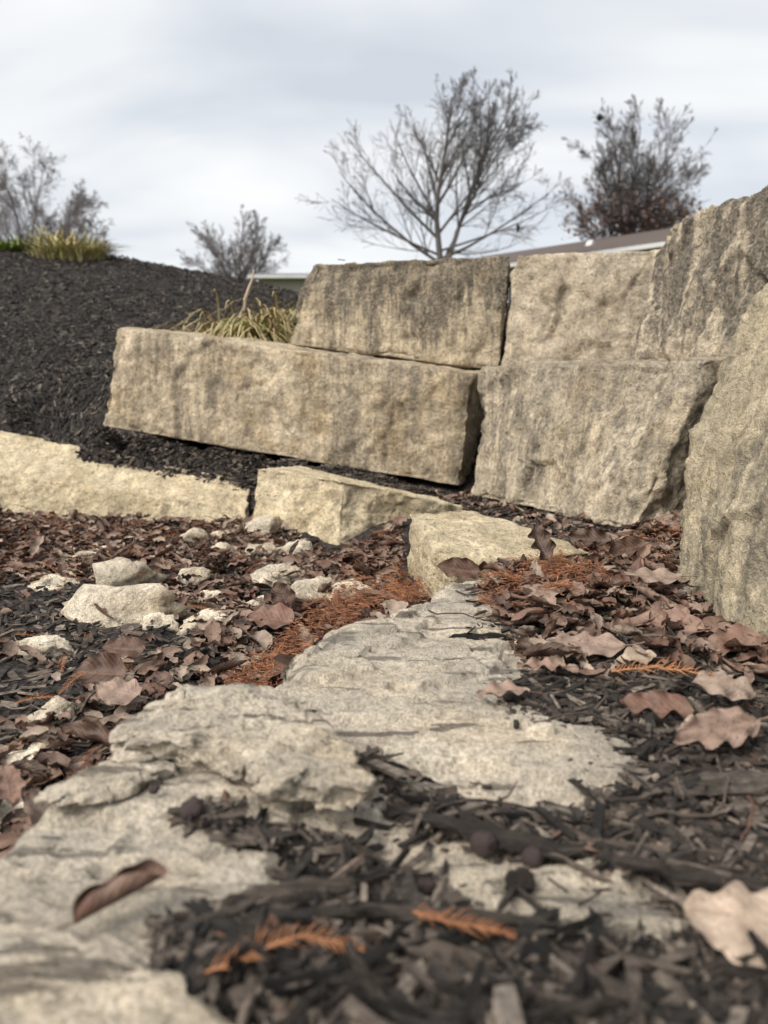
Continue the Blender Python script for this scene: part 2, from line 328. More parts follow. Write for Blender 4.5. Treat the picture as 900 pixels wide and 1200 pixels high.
def soil(x, y):
    x = np.asarray(x, float); y = np.asarray(y, float); num = 0; den = 0
    for cx, cy, cz in CTRL:
        q = 1 / (((x - cx) ** 2 + (y - cy) ** 2) ** 1.75 + 1e-5); num = num + q * cz; den = den + q
    z = num / den; r = np.hypot(x, y)
    z0 = np.interp(x, [-2, -1.2, -.3, .5, 1.5], [.32, .38, .52, .72, .8]); cr = np.interp(x, [-4, -2.5, -1.7, -.7, .3, 1.5], [1.50, 1.45, 1.33, 1.13, .98, .88])
    hill = z0 + (cr - z0) * np.clip((y - 3.4) / 3.05, -.1, 1.0) - .03 * np.maximum(y - 6.6, 0) + .03 * fbm(v3(x, y) * 1.1, 2)
    z = z + (hill - z) * sstep(3.15, 3.6, y) * sstep(1.6, 1.0, x)
    far = 1.05 + .4 * sstep(14, 40, r)
    z = z + (far - z) * sstep(9, 14, r)
    p = v3(x, y)
    z = z + .012 * fbm(p * 5, 3) * sstep(.3, 1.0, r) + .006 * fbm(p * 28, 3)
    c = cover(x, y); sz, d = slab_z(x, y, True)
    ins = sstep(-.02, .02, d)
    z = np.where(d > -.05, z * (1 - ins) + ins * np.minimum(z, sz - .03), z)
    z = np.where(d > 0, z * (1 - c) + c * (sz + .004 + .006 * fbm(p * 45 + 5, 3)), z)
    return z
def surf(x, y):
    x = np.atleast_1d(np.asarray(x, float)); y = np.atleast_1d(np.asarray(y, float))
    return np.maximum(soil(x, y), slab_z(x, y))

def build_ground():
    rr = [.12]
    while rr[-1] < 900: rr.append(rr[-1] * (1.012 if rr[-1] < 3.3 else 1.016 if rr[-1] < 9 else 1.22))
    rr = np.array(rr)
    a = np.concatenate([np.linspace(-52, 52, 330), np.linspace(52, 308, 42)[1:-1]]) * math.pi / 180
    A, R = np.meshgrid(a, rr); x = (R * np.sin(A)).ravel(); y = (R * np.cos(A)).ravel()
    z = np.concatenate([soil(x[i:i + 40000], y[i:i + 40000]) for i in range(0, len(x), 40000)])
    n, m = len(rr), len(a); i, j = np.meshgrid(np.arange(n - 1), np.arange(m), indexing='ij'); j2 = (j + 1) % m
    F = np.stack([i * m + j, (i + 1) * m + j, (i + 1) * m + j2, i * m + j2], -1).reshape(-1, 4)[:, ::-1]
    o = link('ground', mesh_of('ground', v3(x, y, z), F, M_GROUND)); tag(o, kind='structure')
build_ground()

# ------------------------------------------------------------------ stones
def block(name, fr, bk, mat, label, res=.009, r=.035, big=.016, scoop=.014, rill=0.0, chip=.02, fine=1.0, seed=0, grooves=(), category='stone block', tilt=0, belly=0.0):
    """quarried block: eight corners (front bl br tr tl, back the same), split faces with scoops, chipped arrises"""
    C = np.array([fr, bk])                                  # [depth][corner]
    bl, br, tr, tl = C[0]; L = np.linalg.norm(br - bl); D = np.linalg.norm(C[1][0] - bl); Hh = np.linalg.norm(tl - bl)
    N = [max(6, int(s / res)) for s in (L, D, Hh)]
    ids = {}; faces = []
    def grid(axis, side):
        o = [k for k in range(3) if k != axis]
        i, j = np.meshgrid(np.arange(N[o[0]] + 1), np.arange(N[o[1]] + 1), indexing='ij')
        I = np.zeros(i.shape + (3,), int); I[..., o[0]] = i; I[..., o[1]] = j; I[..., axis] = side * N[axis]; return I
    pts = []; quads = []
    for ax in range(3):
        for sd in (0, 1):
            I = grid(ax, sd); key = (I[..., 0] * 4096 + I[..., 1]) * 4096 + I[..., 2]
            q = np.stack([key[:-1, :-1], key[1:, :-1], key[1:, 1:], key[:-1, 1:]], -1).reshape(-1, 4)
            if (sd == 1) == (ax == 1): q = q[:, ::-1]
            quads.append(q); pts.append(key.ravel())
    keys = np.unique(np.concatenate(pts)); quads = np.searchsorted(keys, np.concatenate(quads))
    c = np.stack([keys // 4096 // 4096, keys // 4096 % 4096, keys % 4096], 1) / np.array(N) * 2 - 1
    half = np.array([L, D, Hh]) / 2
    m = c * half; rr = min(r, half.min() * .8); inner = np.clip(m, -(half - rr), half - rr); dv = m - inner
    ln = np.linalg.norm(dv, axis=1); nl = dv / np.maximum(ln, 1e-9)[:, None]; q = (inner + nl * rr) / half
    u, v, w_ = [(q[:, k] + 1) / 2 for k in range(3)]
    def tri(d, e): b_, c_, d_, e_ = C[d]; return ((1 - u) * (1 - w_))[:, None] * b_ + (u * (1 - w_))[:, None] * c_ + (u * w_)[:, None] * d_ + ((1 - u) * w_)[:, None] * e_
    P = (1 - v)[:, None] * tri(0, 0) + v[:, None] * tri(1, 0)
    me0 = mesh_of('tmp', P, quads); nr = np.zeros(len(P) * 3, np.float32); me0.vertices.foreach_get('normal', nr); nr = nr.reshape(-1, 3).astype(float)
    bpy.data.meshes.remove(me0)
    cen = P.mean(0)
    if ((P - cen) * nr).sum() < 0: nr = -nr; quads = quads[:, ::-1]
    ed = np.sort(half - np.abs(m), axis=1)[:, 1]
    p = P + seed * 5.31
    wp = p + .04 * np.stack([perlin(p * 7 + 1), perlin(p * 7 + 9), perlin(p * 7 + 23)], 1)
    f1, f2 = worley(wp * np.array([6.5, 6.5, 4.5])); g1, g2 = worley(wp * np.array([17, 17, 10]) + 3)
    d = big * fbm(p * 3.2, 2) + scoop * .6 * (f1 - .55) + scoop * .2 * (g1 - .5) + scoop * 1.1 * facets(wp * np.array([4.2, 4.2, 2.6]) + 31) + fine * (.0060 * fbm(p * 21, 4) + .0024 * fbm(p * 85, 2))
    d += scoop * .62 * facets(wp * np.array([9, 9, 5.5]) + 11) + fine * .0032 * facets(wp * np.array([30, 30, 16]) + 5)
    if rill: d += rill * (fbm(p * np.array([26, 26, 3.2]) + tilt * 0, 3) - .7 * np.abs(perlin(p * np.array([11, 11, 1.6]))))
    d -= chip * np.exp(-ed / .045) * np.clip(.35 + fbm(p * 7.5, 3), 0, 2) * .9
    if belly: d += belly * np.sin(np.pi * np.clip(w_ * 1.15, 0, 1)) ** 1.2
    for pl, dep, wid in grooves:
        dist = np.full(len(P), 9.0)
        for a_, b_ in zip(pl[:-1], pl[1:]):
            e = b_ - a_; t = np.clip(((P - a_) @ e) / (e @ e), 0, 1); dist = np.minimum(dist, np.linalg.norm(P - a_ - t[:, None] * e, axis=1))
        d -= dep * np.exp(-((dist + .004 * perlin(p * 60)) / wid) ** 2)
    flat = np.where(nr[:, 2] < -.6, .25, np.where(nr[:, 2] > .75, .5, 1.0))
    P = P + nr * (d * flat)[:, None]
    org = np.array([cen[0], cen[1], min(bl[2], br[2])])
    o = link(name, mesh_of(name, P - org, quads, mat), loc=org)
    return tag(o, label, category)
A3 = lambda *a: np.array(a, float)
def back(fr, vec, vtop=None): vec = A3(*vec); vt = vec if vtop is None else A3(*vtop); return [fr[0] + vec, fr[1] + vec, fr[2] + vt, fr[3] + vt]

BUFF = dict(light=(.56, .475, .335), dark=(.42, .348, .238))
m_A = stone_mat('buff_limestone', streak=.75, warm=.5, seed=1, **BUFF)
m_B = stone_mat('streaked_limestone', light=(.56, .485, .355), dark=(.45, .385, .275), streak=.95, warm=.28, top=.65, gz=.42, seed=2, rills=.3)
m_C = stone_mat('coarse_grey_limestone', light=(.57, .495, .345), dark=(.45, .39, .268), grime=(.19, .172, .142), streak=.9, warm=.2, seed=3, fine=1.6, coarse=.6)
m_F = stone_mat('lichen_topped_limestone', light=(.56, .475, .335), dark=(.43, .36, .245), streak=.6, warm=.25, top=.98, gz=.25, seed=4, rills=.35, grime=(.062, .058, .052))
m_G = stone_mat('grey_buff_limestone', light=(.52, .45, .335), dark=(.41, .35, .255), streak=.4, warm=.18, seed=5)
m_H = stone_mat('dark_streaked_limestone', light=(.53, .455, .335), dark=(.40, .345, .25), grime=(.065, .062, .058), streak=1.0, warm=.1, top=.97, gz=.105, seed=6, grain=1.0, rills=.95)
m_D = stone_mat('pale_limestone', light=(.62, .535, .365), dark=(.48, .405, .265), streak=.15, warm=.3, seed=7)
m_S = stone_mat('ledge_limestone', light=(.392, .350, .276), dark=(.315, .278, .215), grime=(.20, .185, .16), streak=.12, warm=.16, seed=8, contrast=.85, coarse=.38, relief=.6, grain=1.0, seams=.85)
m_N = stone_mat('rubble_limestone', light=(.74, .66, .51), dark=(.56, .49, .365), streak=.1, warm=.2, seed=9)

m_N2 = stone_mat('dirty_rubble_limestone', light=(.64, .57, .44), dark=(.48, .42, .32), grime=(.20, .165, .13), streak=.35, warm=.3, seed=10)

frA = [PX(116, 500, 3.05), PX(541, 572, 2.68), PX(557, 437, 2.72), PX(137, 383, 3.08)]
block('stone_block', frA, back(frA, (.13, .42, .02)), m_A, 'long buff stone block lying tilted, its raised end beside the black mulch slope', seed=1, r=.016, scoop=.010, chip=.016,
      grooves=[([PX(428, 478, 2.76), PX(447, 500, 2.75)], .012, .008), ([PX(492, 562, 2.72), PX(516, 538, 2.7)], .012, .007)])
frB = [PX(549, 582, 2.64), PX(742, 626, 1.87), PX(830, 417, 1.93), PX(557, 429, 2.67)]
block('stone_block', frB, back(frB, (.5, .28, 0), (.5, .30, 0)), m_B, 'streaked stone block in the inner corner with its chipped end by the leaf drift', seed=2, r=.024, res=.007, scoop=.015, chip=.022, rill=.006,
      grooves=[([PX(a, b, y_) , PX(c, d, y2)], dp, wd) for a, b, y_, c, d, y2, dp, wd in ((612, 560, 2.4, 632, 520, 2.32, .010, .006), (660, 600, 2.2, 700, 540, 2.12, .014, .006), (690, 560, 2.15, 712, 500, 2.06, .012, .005), (640, 470, 2.33, 655, 440, 2.3, .010, .007), (720, 600, 1.98, 745, 540, 1.98, .012, .006))])
frC = [PX(780, 714, 1.42), A3(.475, .70, -.05), A3(.74, .70, .62), PX(868, 334, 1.56)]
block('stone_block', frC, back(frC, (.5, .12, 0)), m_C, 'big coarse-grained boulder leaning back over the drift of curled leaves', seed=3, r=.06, res=.006, big=.014, scoop=.008, rill=.006, chip=.01, fine=1.25, belly=.045)
frF = [PX(333, 404, 3.1), PX(588, 436, 2.9), PX(602, 297, 2.95), PX(366, 306, 3.15)]
block('stone_block', frF, back(frF, (.05, .42, 0)), m_F, 'top-course stone block with a dark lichen rim, resting on the long tilted block', seed=4, res=.010, r=.022, scoop=.014, chip=.02, rill=.004)
frG = [PX(586, 436, 2.90), PX(775, 434, 2.78), PX(782, 291, 2.83), PX(603, 297, 2.94)]
block('stone_block', frG, back(frG, (.1, .45, 0)), m_G, 'plain grey buff stone block wedged between the two dark-topped top-course stones', seed=5, res=.010, r=.018, scoop=.011)
frH = [PX(742, 428, 2.48), A3(.93, 1.62, .40), A3(1.08, 1.62, .895), PX(770, 264, 2.53)]
block('stone_block', frH, back(frH, (.5, .2, 0)), m_H, 'tall top-course stone block covered in dark vertical streaks', seed=6, res=.009, rill=.016, scoop=.014, chip=.025, fine=1.3)
frD1 = [PX(284, 634, 2.35), PX(394, 656, 2.12), PX(402, 561, 2.17), PX(298, 547, 2.40)]
bkD1 = [A3(-.15, 2.66, -.12), A3(.22, 2.34, -.12), PX(545, 594, 2.34), PX(345, 545, 2.68)]
block('stone_block', frD1, bkD1, m_D, 'low angular stone block with a sharp front ridge beside the pale rubble', seed=7, res=.008, r=.010, scoop=.011, chip=.010)
frE = [PX(470, 702, 1.70), PX(530, 730, 1.36), PX(527, 664, 1.38), PX(475, 599, 1.70)]
bkE = [A3(.22, 1.88, -.12), A3(.44, 1.52, -.12), PX(700, 644, 1.50), PX(552, 594, 1.86)]
block('stone_block', frE, bkE, m_D, 'small yellowish step stone with needles heaped on its flat top', seed=8, res=.006, r=.012, big=.008, scoop=.008, chip=.010, rill=.002)
frD0 = [PX(-160, 606, 2.92), PX(286, 616, 2.62), PX(288, 597, 2.66), PX(-160, 537, 2.95)]
bkD0 = [PX(-160, 580, 3.22), PX(292, 606, 2.78), PX(294, 561, 2.82), PX(-160, 471, 3.36)]
block('stone_block', frD0, bkD0, m_D, 'long low pale stone with a split open end at the foot of the mulch slope', seed=9, res=.009, r=.018, scoop=.010, chip=.012, big=.008,
      grooves=[([PX(184, 560, 2.78), PX(215, 574, 2.75), PX(238, 583, 2.73), PX(252, 584, 2.73), PX(286, 582, 2.7)], .035, .012), ([PX(252, 584, 2.73), PX(268, 573, 2.8)], .025, .010)])

# the flat ledge stone
def build_slab():
    st = .0036; lo = SLAB.min(0) - .03; hi = SLAB.max(0) + .03; lo[1] = max(lo[1], .18)
    nx, ny = int((hi[0] - lo[0]) / st), int((hi[1] - lo[1]) / st)
    X, Y = np.meshgrid(lo[0] + st * np.arange(nx), lo[1] + st * np.arange(ny)); x, y = X.ravel(), Y.ravel()
    z, d = slab_z(x, y, True); keep = (d > -.024).reshape(ny, nx)
    ok = keep[:-1, :-1] & keep[1:, :-1] & keep[:-1, 1:] & keep[1:, 1:]
    i, j = np.nonzero(ok); F = np.stack([i * nx + j, i * nx + j + 1, (i + 1) * nx + j + 1, (i + 1) * nx + j], 1)
    us = np.unique(F); F = np.searchsorted(us, F); V = v3(x, y, z)[us]
    org = np.array([.0, .8, -.2])
    o = link('ledge_stone', mesh_of('ledge_stone', V - org, F, m_S), loc=org)
    return tag(o, 'broad flat pale ledge stone strewn with bark chips and twigs', 'ledge stone')
ledge = build_slab()
def plate(name, outline, zb, th, mat, seed=0, n=220, rings=44, over=.012, rough=.006, hump=.5):
    """a flat layer of stone with an overhanging broken rim"""
    pg = np.asarray(outline); cen = pg.mean(0)
    seg = np.linalg.norm(np.roll(pg, -1, 0) - pg, axis=1); cum = np.concatenate([[0], np.cumsum(seg)])
    s = np.linspace(0, cum[-1], n, endpoint=False); cl_ = np.vstack([pg, pg[:1]])
    O = np.stack([np.interp(s, cum, cl_[:, k]) for k in (0, 1)], 1)
    O = (O + np.roll(O, 1, 0) + np.roll(O, -1, 0) + np.roll(O, 2, 0) + np.roll(O, -2, 0)) / 5
    V = []
    for k in range(rings):
        t = k / (rings - 1)
        if t < .72: f = (t / .72) ** .75; z = th * (1 - hump * f ** 3)
        elif t < .88: f = 1 + .02 * math.sin((t - .72) / .16 * math.pi); z = th * ((1 - hump) * (1 - (t - .72) / .16)) + .0
        else: q_ = (t - .88) / .12; f = 1 - .42 * q_; z = -.024 * max(0, (q_ - .7) / .3)
        V.append(v3(cen[0] + (O[:, 0] - cen[0]) * f, cen[1] + (O[:, 1] - cen[1]) * f, z))
    V = np.concatenate(V); p = V * np.array([1, 1, 1]) + seed * 3.3
    f1, f2 = worley(p * 24)
    V[:, 2] += .5 * rough * fbm(p * 13, 4) + .3 * rough * fbm(p * 70, 3) + rough * .9 * facets(p * np.array([14, 30, 20])) + rough * .35 * facets(p * np.array([50, 100, 60]))
    V[:, :2] += (.011 * np.stack([facets(p * 22 + 4) + .5 * fbm(p * 60, 2), facets(p * 22 + 14) + .5 * fbm(p * 60 + 5, 2)], 1)) * sstep(.3, 1, np.repeat(np.linspace(0, 1.2, rings), n))[:, None]
    i, j = np.meshgrid(np.arange(rings - 1), np.arange(n), indexing='ij'); j2 = (j + 1) % n
    F = np.stack([i * n + j, (i + 1) * n + j, (i + 1) * n + j2, i * n + j2], -1).reshape(-1, 4)
    V[:, 2] += zb; org = np.array([cen[0], cen[1], zb])
    a = pg - cen
    if (a[:, 0] * np.roll(a[:, 1], -1) - a[:, 1] * np.roll(a[:, 0], -1)).sum() < 0: F = F[:, ::-1]
    return mesh_of(name, V - org, F, mat), org
def ledge_layer(outline, z, th, seed, label, **k):
    me, org = plate('broken_layer', poly(outline, z), z, th, m_S, seed, **k)
    o = link('broken_layer', me, ledge, org - np.array(ledge.location)); o['label'] = label
ledge_layer([(128, 885), (165, 850), (218, 824), (300, 818), (352, 838), (398, 880), (424, 915), (424, 940), (380, 946), (322, 940), (286, 918), (262, 896), (205, 886), (168, 893)], .018, .022, 1, 'thick broken layer with a dark undercut rim', rough=.006, hump=.15)
ledge_layer([(40, 938), (85, 915), (140, 892), (188, 888), (205, 902), (192, 920), (150, 936), (100, 945)], .012, .010, 2, 'thin pale broken layer', rough=.003, hump=.4)
me, org = plate('rough_stone', poly([(-110, 1100), (0, 1080), (60, 1086), (110, 1104), (175, 1136), (250, 1178), (315, 1222), (340, 1330), (60, 1390), (-190, 1300)], .012), -.004, .034, m_S, 4, rough=.004, hump=.45)
tag(link('rough_stone', me, loc=org), 'pale rounded stone at the ledge with a rolled brown leaf behind it', 'stone')
def rubble(seed, n=3):
    import bmesh
    bm = bmesh.new(); bmesh.ops.create_icosphere(bm, subdivisions=4, radius=1.0)
    V = np.array([v.co[:] for v in bm.verts]); F = np.array([[v.index for v in f.verts] for f in bm.faces]); bm.free()
    p = V * 1.1 + seed * 7.7; f1, f2 = worley(p * 1.3)
    rng = np.random.default_rng(seed)
    d = np.ones(len(V))
    for _ in range(9):
        nn = rng.normal(size=3); nn /= np.linalg.norm(nn); h = rng.uniform(.45, .85); dt = V @ nn
        d = np.minimum(d, np.where(dt > .05, h / np.maximum(dt, .05), 9))
    d = d * (1 + .10 * fbm(p * 1.6, 2) + .045 * fbm(p * 6, 3) + .13 * facets(p * 1.9) + .035 * facets(p * 5)); V = V * d[:, None]
    return V, F
def landmark(x, y, marks): return min(marks, key=lambda m_: (m_[0][0] - x) ** 2 + (m_[0][1] - y) ** 2)[1]
MARK_L = [(GZ(x, y, -.1)[:2], t_) for x, y, t_ in ((60, 612, 'along the long low stone'), (220, 618, 'by the split stone end'), (330, 645, 'by the low angular block'), (430, 650, 'between angular block and step stone'), (150, 690, 'behind the largest rubble stone'), (60, 660, 'in the leaf bed behind the rubble'), (250, 720, 'beside the low cream rubble stone'), (260, 780, 'on the needle bank'), (370, 720, 'by the half-buried grey rubble'), (160, 800, 'near the cupped leaf'), (60, 800, 'on the bare black mulch'), (90, 880, 'by the long rolled leaf'), (0, 930, 'near the sloping pale stone'), (310, 700, 'by the dark red standing leaf'))]
RUBBLE_AT = [  # px, py of the foot, width in px, height/width, mesh, yaw, label
    (150, 735, 118, .42, 0, .2, 'largest pale rubble stone lying on the bare black mulch'), (150, 697, 95, .34, 1, .5, 'flat wedge of pale rubble leaning behind the largest rubble stone'),
    (190, 746, 34, .72, 2, 1., 'small round cream pebble touching the largest rubble stone'), (253, 741, 62, .36, 3, 2., 'low cream rubble stone with a brown leaf over its end'),
    (52, 770, 62, .36, 4, .4, 'dumbbell-shaped pale stone alone on the black mulch'), (66, 838, 58, .42, 5, .9, 'pale chip of rubble beside the dark rolled leaf'),
    (113, 668, 44, .5, 6, .3, 'grey mottled rubble stone set among leaves behind the wedge stone'), (130, 655, 34, .3, 0, 1.3, None), (222, 652, 46, .42, 1, 2.2, None), (258, 641, 30, .45, 2, .5, None),
    (312, 640, 44, .52, 3, 1.4, None), (303, 655, 56, .34, 4, 2.6, None), (352, 656, 46, .52, 5, .2, 'grey rubble stone touching the low angular block'), (296, 628, 36, .4, 6, 1.1, None), (330, 690, 50, .42, 0, 2.9, 'pale rubble stone beside the dark red standing leaf'),
    (248, 706, 30, .6, 1, .1, None), (261, 662, 20, .8, 2, 0., None), (222, 690, 42, .45, 3, 1.9, None), (372, 713, 62, .5, 4, .7, 'pinkish grey rubble stone half under leaves by the ledge'), (415, 712, 50, .5, 5, 1.6, 'round grey rubble stone half under leaves by the ledge'),
    (298, 718, 34, .5, 6, 2.4, None), (455, 699, 26, .5, 0, .8, None), (345, 668, 28, .35, 1, .9, None), (70, 698, 52, .25, 2, 2., None), (20, 905, 80, .35, 3, .3, 'broken flat stone at the ledge side under dark twigs'), (40, 893, 62, .3, 4, 1.5, 'thin pale stone lying behind the broken flat stone'),
    (10, 960, 90, .3, 5, 2.0, 'pale sloping stone beside the ledge with a curled leaf on it')]
for px, py, wd, hr, mi, yaw, lab in RUBBLE_AT:
    g = GZ(px, py, -.105); wm = wd / FPX * g[1]; g = GZ(px, py - wd * hr * .12, -.105); zz = float(soil([g[0]], [g[1]])[0])
    V, F = rubble(mi + int(px)); V = V * np.array([.72, .55, hr * .9]) * wm
    o = link('rubble_stone', mesh_of('rubble_stone', V, F, m_N if int(px) % 3 else m_N2), loc=(g[0], g[1], zz + wm * hr * .11)); o.rotation_euler = (random.uniform(-.12, .12), random.uniform(-.12, .12), yaw * .25)
    tag(o, lab or f"{'tiny' if wd < 32 else 'small' if wd < 44 else 'flat'} pale limestone pebble {landmark(g[0], g[1], MARK_L)}", 'rubble stone', None if lab else 'pebbles in the leaf bed')

# ------------------------------------------------------------------ litter meshes
def leaf_mesh(L=.075, Wd=.05, cross=.6, along=.5, wave=.006, lobes=6, seed=0, nv=16, nu=8, skew=0.0, stalk=.022, scal=.09):
    rng = np.random.default_rng(seed); v, u = np.meshgrid(np.linspace(0, 1, nv + 1), np.linspace(-1, 1, nu + 1), indexing='ij')
    hw = Wd / 2 * np.clip(np.sin(np.pi * np.clip(v, .0, 1) ** .82), 0, 1) ** .62
    hw = hw * (1 - scal * 1.5 * (1 - np.abs(np.sin(np.pi * lobes * v + .6 + .25 * np.sign(u))) ** .6)) * (1 + .08 * rng.normal())
    hw = np.maximum(hw, .0006)
    x = u * hw; y = (v - .5) * L
    ph = rng.uniform(0, 6.28, 4)
    z = wave * np.abs(u) ** 1.6 * np.sin(2 * np.pi * (lobes * .5) * v + ph[0] + np.sign(u) * ph[1]) + .35 * wave * np.sin(7 * u + ph[2]) * np.sin(5 * v + ph[3])
    z += .18 * np.abs(u) * hw
    if abs(cross) > .01: r = Wd / 2 / cross; th = x / r; x = (r - z) * np.sin(th); z = r - (r - z) * np.cos(th)
    if abs(along) > .01: r = L / along; th = (y + skew * x) / r; y, z = (r - z) * np.sin(th), r - (r - z) * np.cos(th)
    V = np.stack([x, y, z], -1).reshape(-1, 3)
    i, j = np.meshgrid(np.arange(nv), np.arange(nu), indexing='ij'); k = nu + 1
    F = np.stack([i * k + j, i * k + j + 1, (i + 1) * k + j + 1, (i + 1) * k + j], -1).reshape(-1, 4)
    uv = np.stack([(u + 1) / 2, v], -1).reshape(-1, 2)
    return V, F, uv
def with_uv(me, uv):
    l = me.uv_layers.new(name='UVMap'); idx = np.zeros(len(me.loops), np.int32); me.loops.foreach_get('vertex_index', idx)
    l.data.foreach_set('uv', uv[idx].ravel().astype(np.float32)); return me
def stalk_geo(V, nu, ln=.022, rad=.0007, seed=0):
    rng = np.random.default_rng(seed + 50); b = V[nu // 2]; t = V[nu // 2] - V[nu // 2 + 2 * (nu + 1)]; t /= np.linalg.norm(t)
    bend = rng.normal(size=3) * .35; P = [b - t * .004]
    for k in range(4): t = t + bend / 4; t /= np.linalg.norm(t); P.append(P[-1] + t * ln / 4)
    return tube_chain(P, [rad * 1.2, rad, rad, rad, rad * 1.5], 4)
def leaf_full(name, seed, nv=16, nu=8, **k):
    V, F, uv = leaf_mesh(seed=seed, nv=nv, nu=nu, **k); sv, sf = stalk_geo(V, nu, seed=seed)
    me = mesh_of(name, np.vstack([V, sv]), np.vstack([F, sf + len(V)]), M_LEAF)
    return with_uv(me, np.vstack([uv, np.full((len(sv), 2), .5)]))
LEAVES = []; LEAF_FORM = []
for k in range(22):
    rg = random.Random(k)
    lw = (rg.uniform(.058, .092), rg.uniform(.034, .056)); cr_ = rg.choice([.3, .6, 1., 1.6, -.5, 1.3, 2.0]); al = rg.uniform(-.5, 1.6); sl = rg.choice([.0, .0, .05, .10])
    LEAVES.append(leaf_full('fallen_leaf', k, L=lw[0], Wd=lw[1], cross=cr_, along=al, wave=rg.uniform(.002, .005), lobes=rg.choice([4, 5, 6]), scal=sl, skew=rg.uniform(-.5, .5)))
    LEAF_FORM.append(('rolled' if cr_ > 1.2 else 'cupped' if cr_ > .5 else 'arched' if cr_ < 0 else 'open') + (' wavy-edged' if sl > .04 else ' smooth-edged'))

def ico(sub):
    import bmesh
    bm = bmesh.new(); bmesh.ops.create_icosphere(bm, subdivisions=sub, radius=1.0)
    V = np.array([v.co[:] for v in bm.verts]); F = np.array([[v.index for v in f.verts] for f in bm.faces]); bm.free(); return V, F
def chip_geo(seed, ns=11, nr=7, curve=.0):
    """a split shard of bark, unit length along x"""
    rng = np.random.default_rng(seed + 400); V = []; w0 = rng.uniform(.10, .22); t0 = rng.uniform(.05, .12)
    prof = rng.uniform(.6, 1.15, (ns, nr)); base = rng.uniform(.7, 1.2, nr)
    off = np.cumsum(rng.normal(0, .016, (ns, 2)), 0)
    for i in range(ns):
        t = i / (ns - 1); taper = (.35 + .65 * math.sin(math.pi * min(max(t * .86 + .09, 0), 1)) ** .6)
        for k in range(nr):
            a = 2 * math.pi * k / nr
            V.append((t - .5 + rng.normal(0, .018) + (rng.uniform(-.10, .10) if i in (0, ns - 1) else 0), off[i, 0] + w0 * taper * base[k] * prof[i, k] * math.cos(a), off[i, 1] + curve * (t - .5) ** 2 + t0 * taper * base[k] * prof[i, k] * math.sin(a)))
    F = [(i * nr + k, (i + 1) * nr + k, (i + 1) * nr + (k + 1) % nr, i * nr + (k + 1) % nr) for i in range(ns - 1) for k in range(nr)]
    c0 = len(V); V.append(np.mean(V[:nr], 0)); V.append(np.mean(V[c0 - nr:c0], 0))
    F += [(c0, k, (k + 1) % nr) for k in range(nr)] + [(c0 + 1, c0 - nr + (k + 1) % nr, c0 - nr + k) for k in range(nr)]
    return V, F
CHIPS = [mesh_of('mulch_chip', *chip_geo(k, curve=random.uniform(-.2, .2)), M_CHIP, smooth=False) for k in range(18)]
def lump_geo(seed, sub=3):
    V, F = ico(sub); p = V * 1.4 + seed * 9.1; f1, f2 = worley(p * 1.5)
    return V * (1 + .25 * fbm(p, 4) - .3 * (f1 - .5) + .10 * facets(p * 3))[:, None], F
def fruit_geo(seed):
    V, F = ico(3); a = np.arctan2(V[:, 1], V[:, 0]); p = V + seed * 3.1
    d = 1 + .06 * np.sin(a * 7 + 2 * perlin(p * 2)) * (1 - V[:, 2] ** 2) + .08 * fbm(p * 1.7, 3) + .20 * fbm(p * 2.6, 3) - .22 * np.exp(-((1 - V[:, 2]) / .1))
    return V * d[:, None] * np.array([1, 1, .92]), F
def needle_strip(P0, P1, wd, rng):
    d = P1 - P0; n = np.cross(d, [0, 0, 1.0]); n /= np.linalg.norm(n) + 1e-9; m = (P0 + P1) / 2 + n * rng.normal(0, .15) * np.linalg.norm(d) * .5 + np.array([0, 0, .08 * np.linalg.norm(d)])
    up = np.array([0, 0, wd * .7])
    V = [P0 - n * wd * .4, P0 + n * wd * .4, P0 + up * .6, m - n * wd * .6, m + n * wd * .6, m + up, P1 - n * wd * .15, P1 + n * wd * .15, P1 + up * .3]
    F = [(0, 3, 5, 2), (2, 5, 4, 1), (0, 1, 4, 3), (3, 6, 8, 5), (5, 8, 7, 4), (3, 4, 7, 6)]
    return np.array(V), np.array(F)
def spray_mesh(seed, ln=.075, nn=24, nl=.013):
    rng = np.random.default_rng(seed + 900); b = Bag(); P = [np.zeros(3) - np.array([ln / 2, 0, 0])]; a = rng.normal(0, .2); el = .12
    for k in range(10): a += rng.normal(0, .12); el -= .03; P.append(P[-1] + ln / 10 * np.array([math.cos(a), math.sin(a), el]))
    P = np.array(P); b.add(*tube_chain(P, np.linspace(.0011, .0005, 11), 4))
    for k in range(nn):
        t = k / nn * 9.6 + .3; i = int(t); q = P[i] + (P[i + 1] - P[i]) * (t - i); dr = P[i + 1] - P[i]; dr /= np.linalg.norm(dr); sd = np.array([-dr[1], dr[0], 0])
        for s_ in (-1, 1):
            l = nl * (.5 + math.sin(math.pi * min(1, k / nn + .12)) * .7) * rng.uniform(.7, 1.2); e = dr * rng.uniform(.6, 1.0) + sd * s_ * rng.uniform(.5, .9) + np.array([0, 0, rng.uniform(-.15, .5)]); e /= np.linalg.norm(e)
            b.add(*needle_strip(q, q + e * l, .0010, rng))
    return b.mesh('cypress_spray', M_NEEDLE)
SPRAYS = [spray_mesh(k, random.uniform(.06, .09), random.randint(18, 26)) for k in range(7)]

